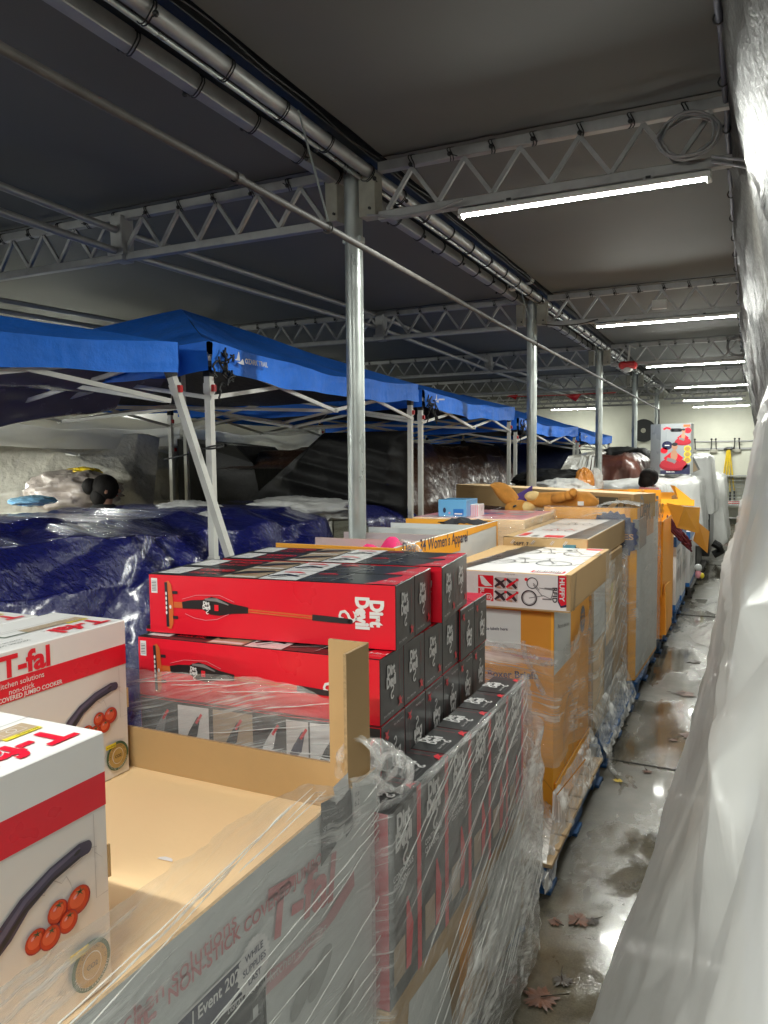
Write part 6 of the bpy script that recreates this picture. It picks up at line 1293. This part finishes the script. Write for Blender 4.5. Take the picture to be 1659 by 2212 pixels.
quadcloth(((585, 985), (740, 960), (560, 1090), (760, 1085)), (12.5, 13.6, 12.1, 13.0), TRUST, rdg(.12, .8, 4), 'rust coloured tarpaulin glimpsed between the grey ones', 'rust_tarpaulin', 60, 40)
quadcloth(((700, 935), (880, 930), (520, 1096), (880, 1120)), (6.92, 6.95, 6.75, 6.95), TBLACK, rdg(.12, .9, 11, 4), 'charcoal tarpaulin slanting up to the nearest column', 'charcoal_tarpaulin', 80, 50)
# black fabric enclosure: a real box with slanted side
t = thing('fabric_tent', 'black fabric enclosure standing behind the crossed white legs', 'tent', (-5, 7, 0))
P = [at(383, 948, y=7.2), at(505, 962, y=7.2), at(546, 1000, y=7.3), at(567, 1098, y=7.3), at(385, 1098, y=7.2)]
b = MB(); Pb = [p+Vector((-.5, 1.6, 0)) for p in P]; low = lambda p: Vector((p.x, p.y, .0))
P[3:] = [P[3], low(P[3]), low(P[4]), ]; Pb = [p+Vector((-.5, 1.6, 0)) for p in P]
b.face(P[::-1], TBLACK)
for i in range(len(P)): j = (i+1) % len(P); b.face([P[i], P[j], Pb[j], Pb[i]], TBLACK)
b.build('fabric_shell', t)
b = MB(); b.bar(P[0]+Vector((.1, -.03, .0)), P[1]+Vector((-.1, -.03, 0)), .02, .05, BRUB); b.build('top_strap', t)
# silver underside cloth inside the leaning canopy
quadcloth(((-90, 770), (395, 792), (-90, 925), (235, 880)), (2.95, 3.75, 3.3, 4.2), tarp('satin_grey_cloth', (.17, .165, .18), .22, .15, .2, 3, 12), lambda u, v, p: .06*math.sin(v*9+u*2)*min(1, 8*v)+.02*rid(u*3, v*6, 2), 'satin grey cloth slung under the leaning blue canopy', 'hanging_cloth', 60, 40, 'cloth')
# bags and sheets on the tarpaulins
def bag(px, py, yy, r, mat, label, seed, name='plastic_bag', cat='bag', marks=None):
    c = at(px, py, y=yy); b = MB(); b.ball(c, r, mat, 72, 40, lambda d: 1+.22*rid(d.x*1.6, d.y*1.6, d.z*1.6+seed)+.14*rid(d.x*4, d.y*4, d.z*3+seed)+.05*nz(d.x*11, d.y*11, d.z*9))
    if marks:
        for q in range(6): p = c+Vector((r[0]*(-.5+.2*q), -r[1]*.75, r[2]*.62)); b.box(p.x, p.x+.05, p.y-.005, p.y, p.z, p.z+.02, marks)
    return tag(b.build(name, smooth='all', loc=c), label, cat, 'bags on the tarpaulins')
bag(405, 1112, 5.3, (.30, .25, .10), polysheet('bag_plastic', .02, .75, .25, .9, 12), 'white printed plastic bag bulging behind the blue tarpaulin ridge', 3, marks=None)
bag(455, 1128, 5.0, (.22, .2, .07), MATS.get('x') or polysheet('bag_plastic_b', .02, .75, .25, .9, 12), 'white plastic bag beside the crossed legs on the blue tarpaulin', 4)
bag(655, 1100, 6.3, (.52, .3, .10), polysheet('haze_plastic', .15, .7, .3, .8, 6), 'long grey white plastic roll lying on the blue tarpaulins left of the column', 6, 'plastic_roll', 'plastic sheet')
bag(178, 1022, 5.6, (.19, .1, .05), tarp('yellow_bag_plastic', (.8, .58, .02), .3, .8), 'bright yellow bag on top of the grey pile behind the person', 8)
bag(160, 1062, 5.5, (.42, .3, .17), tarp('dusty_pink_plastic', (.42, .36, .32), .35, .8), 'pinkish grey bundle under the yellow bag', 9, 'cloth_bundle', 'bundle')
bag(70, 1082, 4.4, (.14, .15, .035), tarp('pale_blue_plastic', (.25, .5, .7), .3, .8), 'pale blue plastic bag at the far left on the blue tarpaulin', 10)
bag(1215, 1060, 9.4, (.34, .25, .12), polysheet('bag_plastic_c', .02, .75, .25, .9, 12), 'white net bag left of the second column', 12)
bag(1200, 1040, 9.9, (.45, .3, .14), TBLACK, 'black bag heap left of the second column', 13)
bag(1262, 1046, 9.5, (.10, .1, .16), tarp('orange_film', (.5, .2, .04), .2, .8), 'orange package in clear film left of the third column', 14, 'wrapped_package', 'package')
bag(1285, 1042, 9.6, (.08, .08, .14), PCLEAR, 'clear package beside the orange one', 15, 'wrapped_package', 'package')
# folded white frames and dark blue stack farther on
for j in range(7):
    p0 = at(1258+6*j, 985+4*(j % 3), y=12.6); p1 = at(1238+9*j, 1062, y=12.0); b = MB(); b.bar(p0, p1, .03, .03, WMET)
    tag(b.build('frame_bar', loc=p1), f'white frame bar in the bundle left of the third column, {ORD[j]} from the left', 'frame bar', 'leaning frame bars')
quadcloth(((1000, 955), (1250, 962), (1010, 1060), (1280, 1050)), (13.6, 16.5, 12.4, 15.0), tarp('midnight_tarp', (.010, .014, .04), .4, .5), rdg(.1, .8, 21), 'midnight blue tarpaulin in the shade beyond the brown one', 'dark_tarpaulin', 60, 40)
quadcloth(((1228, 985), (1330, 965), (1190, 1052), (1320, 1050)), (14.2, 16.0, 13.4, 15.2), TGREY, rdg(.08, 1.5, 24), 'grey tarpaulin left of the third column', 'grey_tarpaulin', 50, 30)
# red ribbon under the far roof
b = MB(); pr = [at(x, y, y=15.5) for x, y in ((1095, 857), (1150, 856), (1220, 853), (1290, 850), (1330, 848))]; b.tube(pr, .007, REDM, 5)
for px_, w_ in ((1108, .18), (1238, .26)): p = at(px_, 856, y=15.5); b.face([p+Vector((-w_*.6, 0, .02)), p+Vector((w_*.6, 0, .03)), p+Vector((.05, .02, -w_*.4))], REDM)
tag(b.build('red_ribbon', smooth='all', loc=pr[2], solid=.003), 'red ribbon strung under the far trusses', 'ribbon')

# ---- people
def person(name, label, loc, rot, joints, radii, edges, mat_by, extra):
    pass
def figure(label, base, rz, arms, coat, hairfn, hair_mat=HAIR, trouser=None, h=1.66):
    t = thing('person', label, 'person', base); R3 = Matrix.Rotation(rz, 3, 'Z')
    J = {'pel': (0, 0, .93), 'sp': (0, -.01, 1.1), 'ch': (0, -.01, 1.26), 'nk': (0, .0, 1.42), 'hb': (0, .01, 1.49), 'hd': (0, .02, 1.56), 'ht': (0, .02, 1.63)}
    Rr = {'pel': .14, 'sp': .125, 'ch': .145, 'nk': .055, 'hb': .06, 'hd': .088, 'ht': .07}
    E = [('pel', 'sp'), ('sp', 'ch'), ('ch', 'nk'), ('nk', 'hb'), ('hb', 'hd'), ('hd', 'ht')]
    for s, nm in ((-1, 'l'), (1, 'r')):
        J[nm+'hip'] = (s*.09, 0, .88); J[nm+'kn'] = (s*.10, .02, .48); J[nm+'an'] = (s*.10, -.01, .08); J[nm+'to'] = (s*.11, .16, .04)
        J[nm+'sh'] = (s*.17, -.01, 1.34); J[nm+'el'], J[nm+'wr'] = [(s*a[0], a[1], a[2]) for a in arms]; w_ = Vector(J[nm+'wr']); e_ = Vector(J[nm+'el']); d = (w_-e_).normalized(); J[nm+'pa'] = tuple(w_+d*.07)
        Rr.update({nm+'hip': .095, nm+'kn': .062, nm+'an': .042, nm+'to': .035, nm+'sh': .062, nm+'el': .045, nm+'wr': .030, nm+'pa': .034})
        E += [('pel', nm+'hip'), (nm+'hip', nm+'kn'), (nm+'kn', nm+'an'), (nm+'an', nm+'to'), ('ch', nm+'sh'), (nm+'sh', nm+'el'), (nm+'el', nm+'wr'), (nm+'wr', nm+'pa')]
        side = d.cross(Vector((0, 0, 1))).normalized()
        for k in range(5):
            a = Vector(J[nm+'pa'])+side*(-.03+.015*k); n1, n2, n3 = f'{nm}f{k}a', f'{nm}f{k}b', f'{nm}f{k}c'
            ln = (.045, .075, .08, .075, .06)[k]; o_ = side*(-.02 if k == 0 else 0)
            J[n1] = tuple(a+d*.01+o_*.5); J[n2] = tuple(a+d*ln*.55+o_-Vector((0, 0, .006))); J[n3] = tuple(a+d*ln+o_-Vector((0, 0, .02)))
            Rr.update({n1: .0095, n2: .0085, n3: .007}); E += [(nm+'pa', n1), (n1, n2), (n2, n3)]
    ks = list(J); me = bpy.data.meshes.new('body'); me.from_pydata([R3 @ Vector(J[k])*(h/1.70) for k in ks], [(ks.index(a), ks.index(c)) for a, c in E], [])
    o = bpy.data.objects.new('body', me); C.objects.link(o); o.parent = t; sk = o.modifiers.new('skin', 'SKIN'); 
    for i, k in enumerate(ks): r = Rr[k]*(h/1.70); me.skin_vertices[0].data[i].radius = (r, r)
    me.skin_vertices[0].data[0].use_root = True
    sk.use_smooth_shade = True; sb = o.modifiers.new('sub', 'SUBSURF'); sb.levels = sb.render_levels = 2; me.materials.append(SKIN)
    S = h/1.70; X = lambda x, y, z: R3 @ Vector((x, y, z))*S
    def prt(nm, b): 
        for q in range(len(b.v)): b.v[q] = X(*b.v[q])+Vector(base)
        return b.build(nm, t, smooth='all')
    b = MB()                                                            # jacket
    b.tube([(0, 0, .88), (0, -.01, 1.05), (0, -.01, 1.25), (0, -.005, 1.38), (0, .0, 1.45)], [.20, .18, .205, .17, .075], coat, 24, cap=False)
    for s in (-1, 1): b.tube([(s*.10, 0, 1.37), (s*.19, -.01, 1.33), tuple(Vector((s*arms[0][0], arms[0][1], arms[0][2]))), tuple(Vector((s*arms[1][0], arms[1][1], arms[1][2])))], [.07, .078, .062, .05], coat, 14)
    prt('jacket', b)
    b = MB()
    for s in (-1, 1): b.tube([(s*.07, 0, .92), (s*.10, .0, .80), (s*.105, .02, .48), (s*.105, 0, .10)], [.13, .12, .085, .065], trouser or BLK, 14)
    prt('trousers', b)
    b = MB(); hairfn(b); prt('hair', b)
    b = MB(); b.ball((0, .115, 1.555), (.014, .022, .02), SKIN, 8, 6)                    # nose
    for s in (-1, 1): b.ball((s*.035, .10, 1.58), (.014, .008, .009), WHT, 8, 6); b.ball((s*.035, .107, 1.58), (.006, .004, .006), INK, 8, 6); b.ball((s*.094, .02, 1.565), (.012, .022, .03), SKIN, 8, 6)
    b.ball((0, .102, 1.515), (.025, .008, .008), paper('lip_colour', (.3, .06, .05)), 8, 6); prt('face', b)
    for s in (-1, 1): b = MB(); b.ball((s*.105, .07, .045), (.05, .13, .045), INK, 12, 8); prt('shoe', b)
    return t
def bunhair(b):
    b.ball((0, .005, 1.585), (.108, .115, .115), HAIR, 26, 18, lambda d: 1+.05*nz(d.x*6, d.y*6, d.z*6)); b.ball((0, -.04, 1.52), (.10, .075, .10), HAIR, 20, 14)
    b.ball((0, -.115, 1.60), (.072, .065, .072), HAIR, 20, 14, lambda d: 1+.10*nz(d.x*5, d.y*5, d.z*5))
def longhair(b):
    b.ball((0, -.0, 1.585), (.115, .125, .118), HAIR, 26, 18, lambda d: 1+.05*nz(d.x*6, d.y*6, d.z*6)); b.ball((0, -.055, 1.53), (.105, .085, .10), HAIR, 22, 14, lambda d: 1+.12*nz(d.x*5, d.y*5, d.z*5))
hp = at(225, 1052, y=5.25)
pz = hp.z-1.585*1.0
figure('person with dark hair in a bun behind the blue tarpaulin', (hp.x, hp.y, 0), math.radians(-50), ((.24, .05, 1.08), (.20, .22, .98)), fabric('black_jacket', (.012, .012, .014)), bunhair, h=1.70*(hp.z+.115)/1.70)
hp2 = at(1402, 1030, y=10.95)
figure('person with black hair and a bright blue jacket standing between the orange boxes', (hp2.x, hp2.y, 0), math.radians(-35), ((.22, .12, 1.10), (.13, .30, 1.04)), fabric('bright_blue_jacket', (.01, .22, .62)), longhair, h=1.70*(hp2.z+.115)/1.70)
s_ = (hp2.z+.115)/1.70; b = MB()
for k in range(4): b.tube([(hp2.x+(.10+.012*k)*math.cos(a), hp2.y+(.10+.012*k)*math.sin(a), (1.455-.022*k)*s_+.01*math.sin(a*2)) for a in [2*PI*q/20 for q in range(20)]], .018, fabric('pink_scarf', (.65, .22, .26)) if k % 2 else fabric('white_scarf', (.6, .5, .5)), 8, closed=True)
tag(b.build('scarf', smooth='all', loc=(hp2.x, hp2.y, 1.45*s_)), 'pink and white striped scarf round the neck of the person in blue', 'scarf')
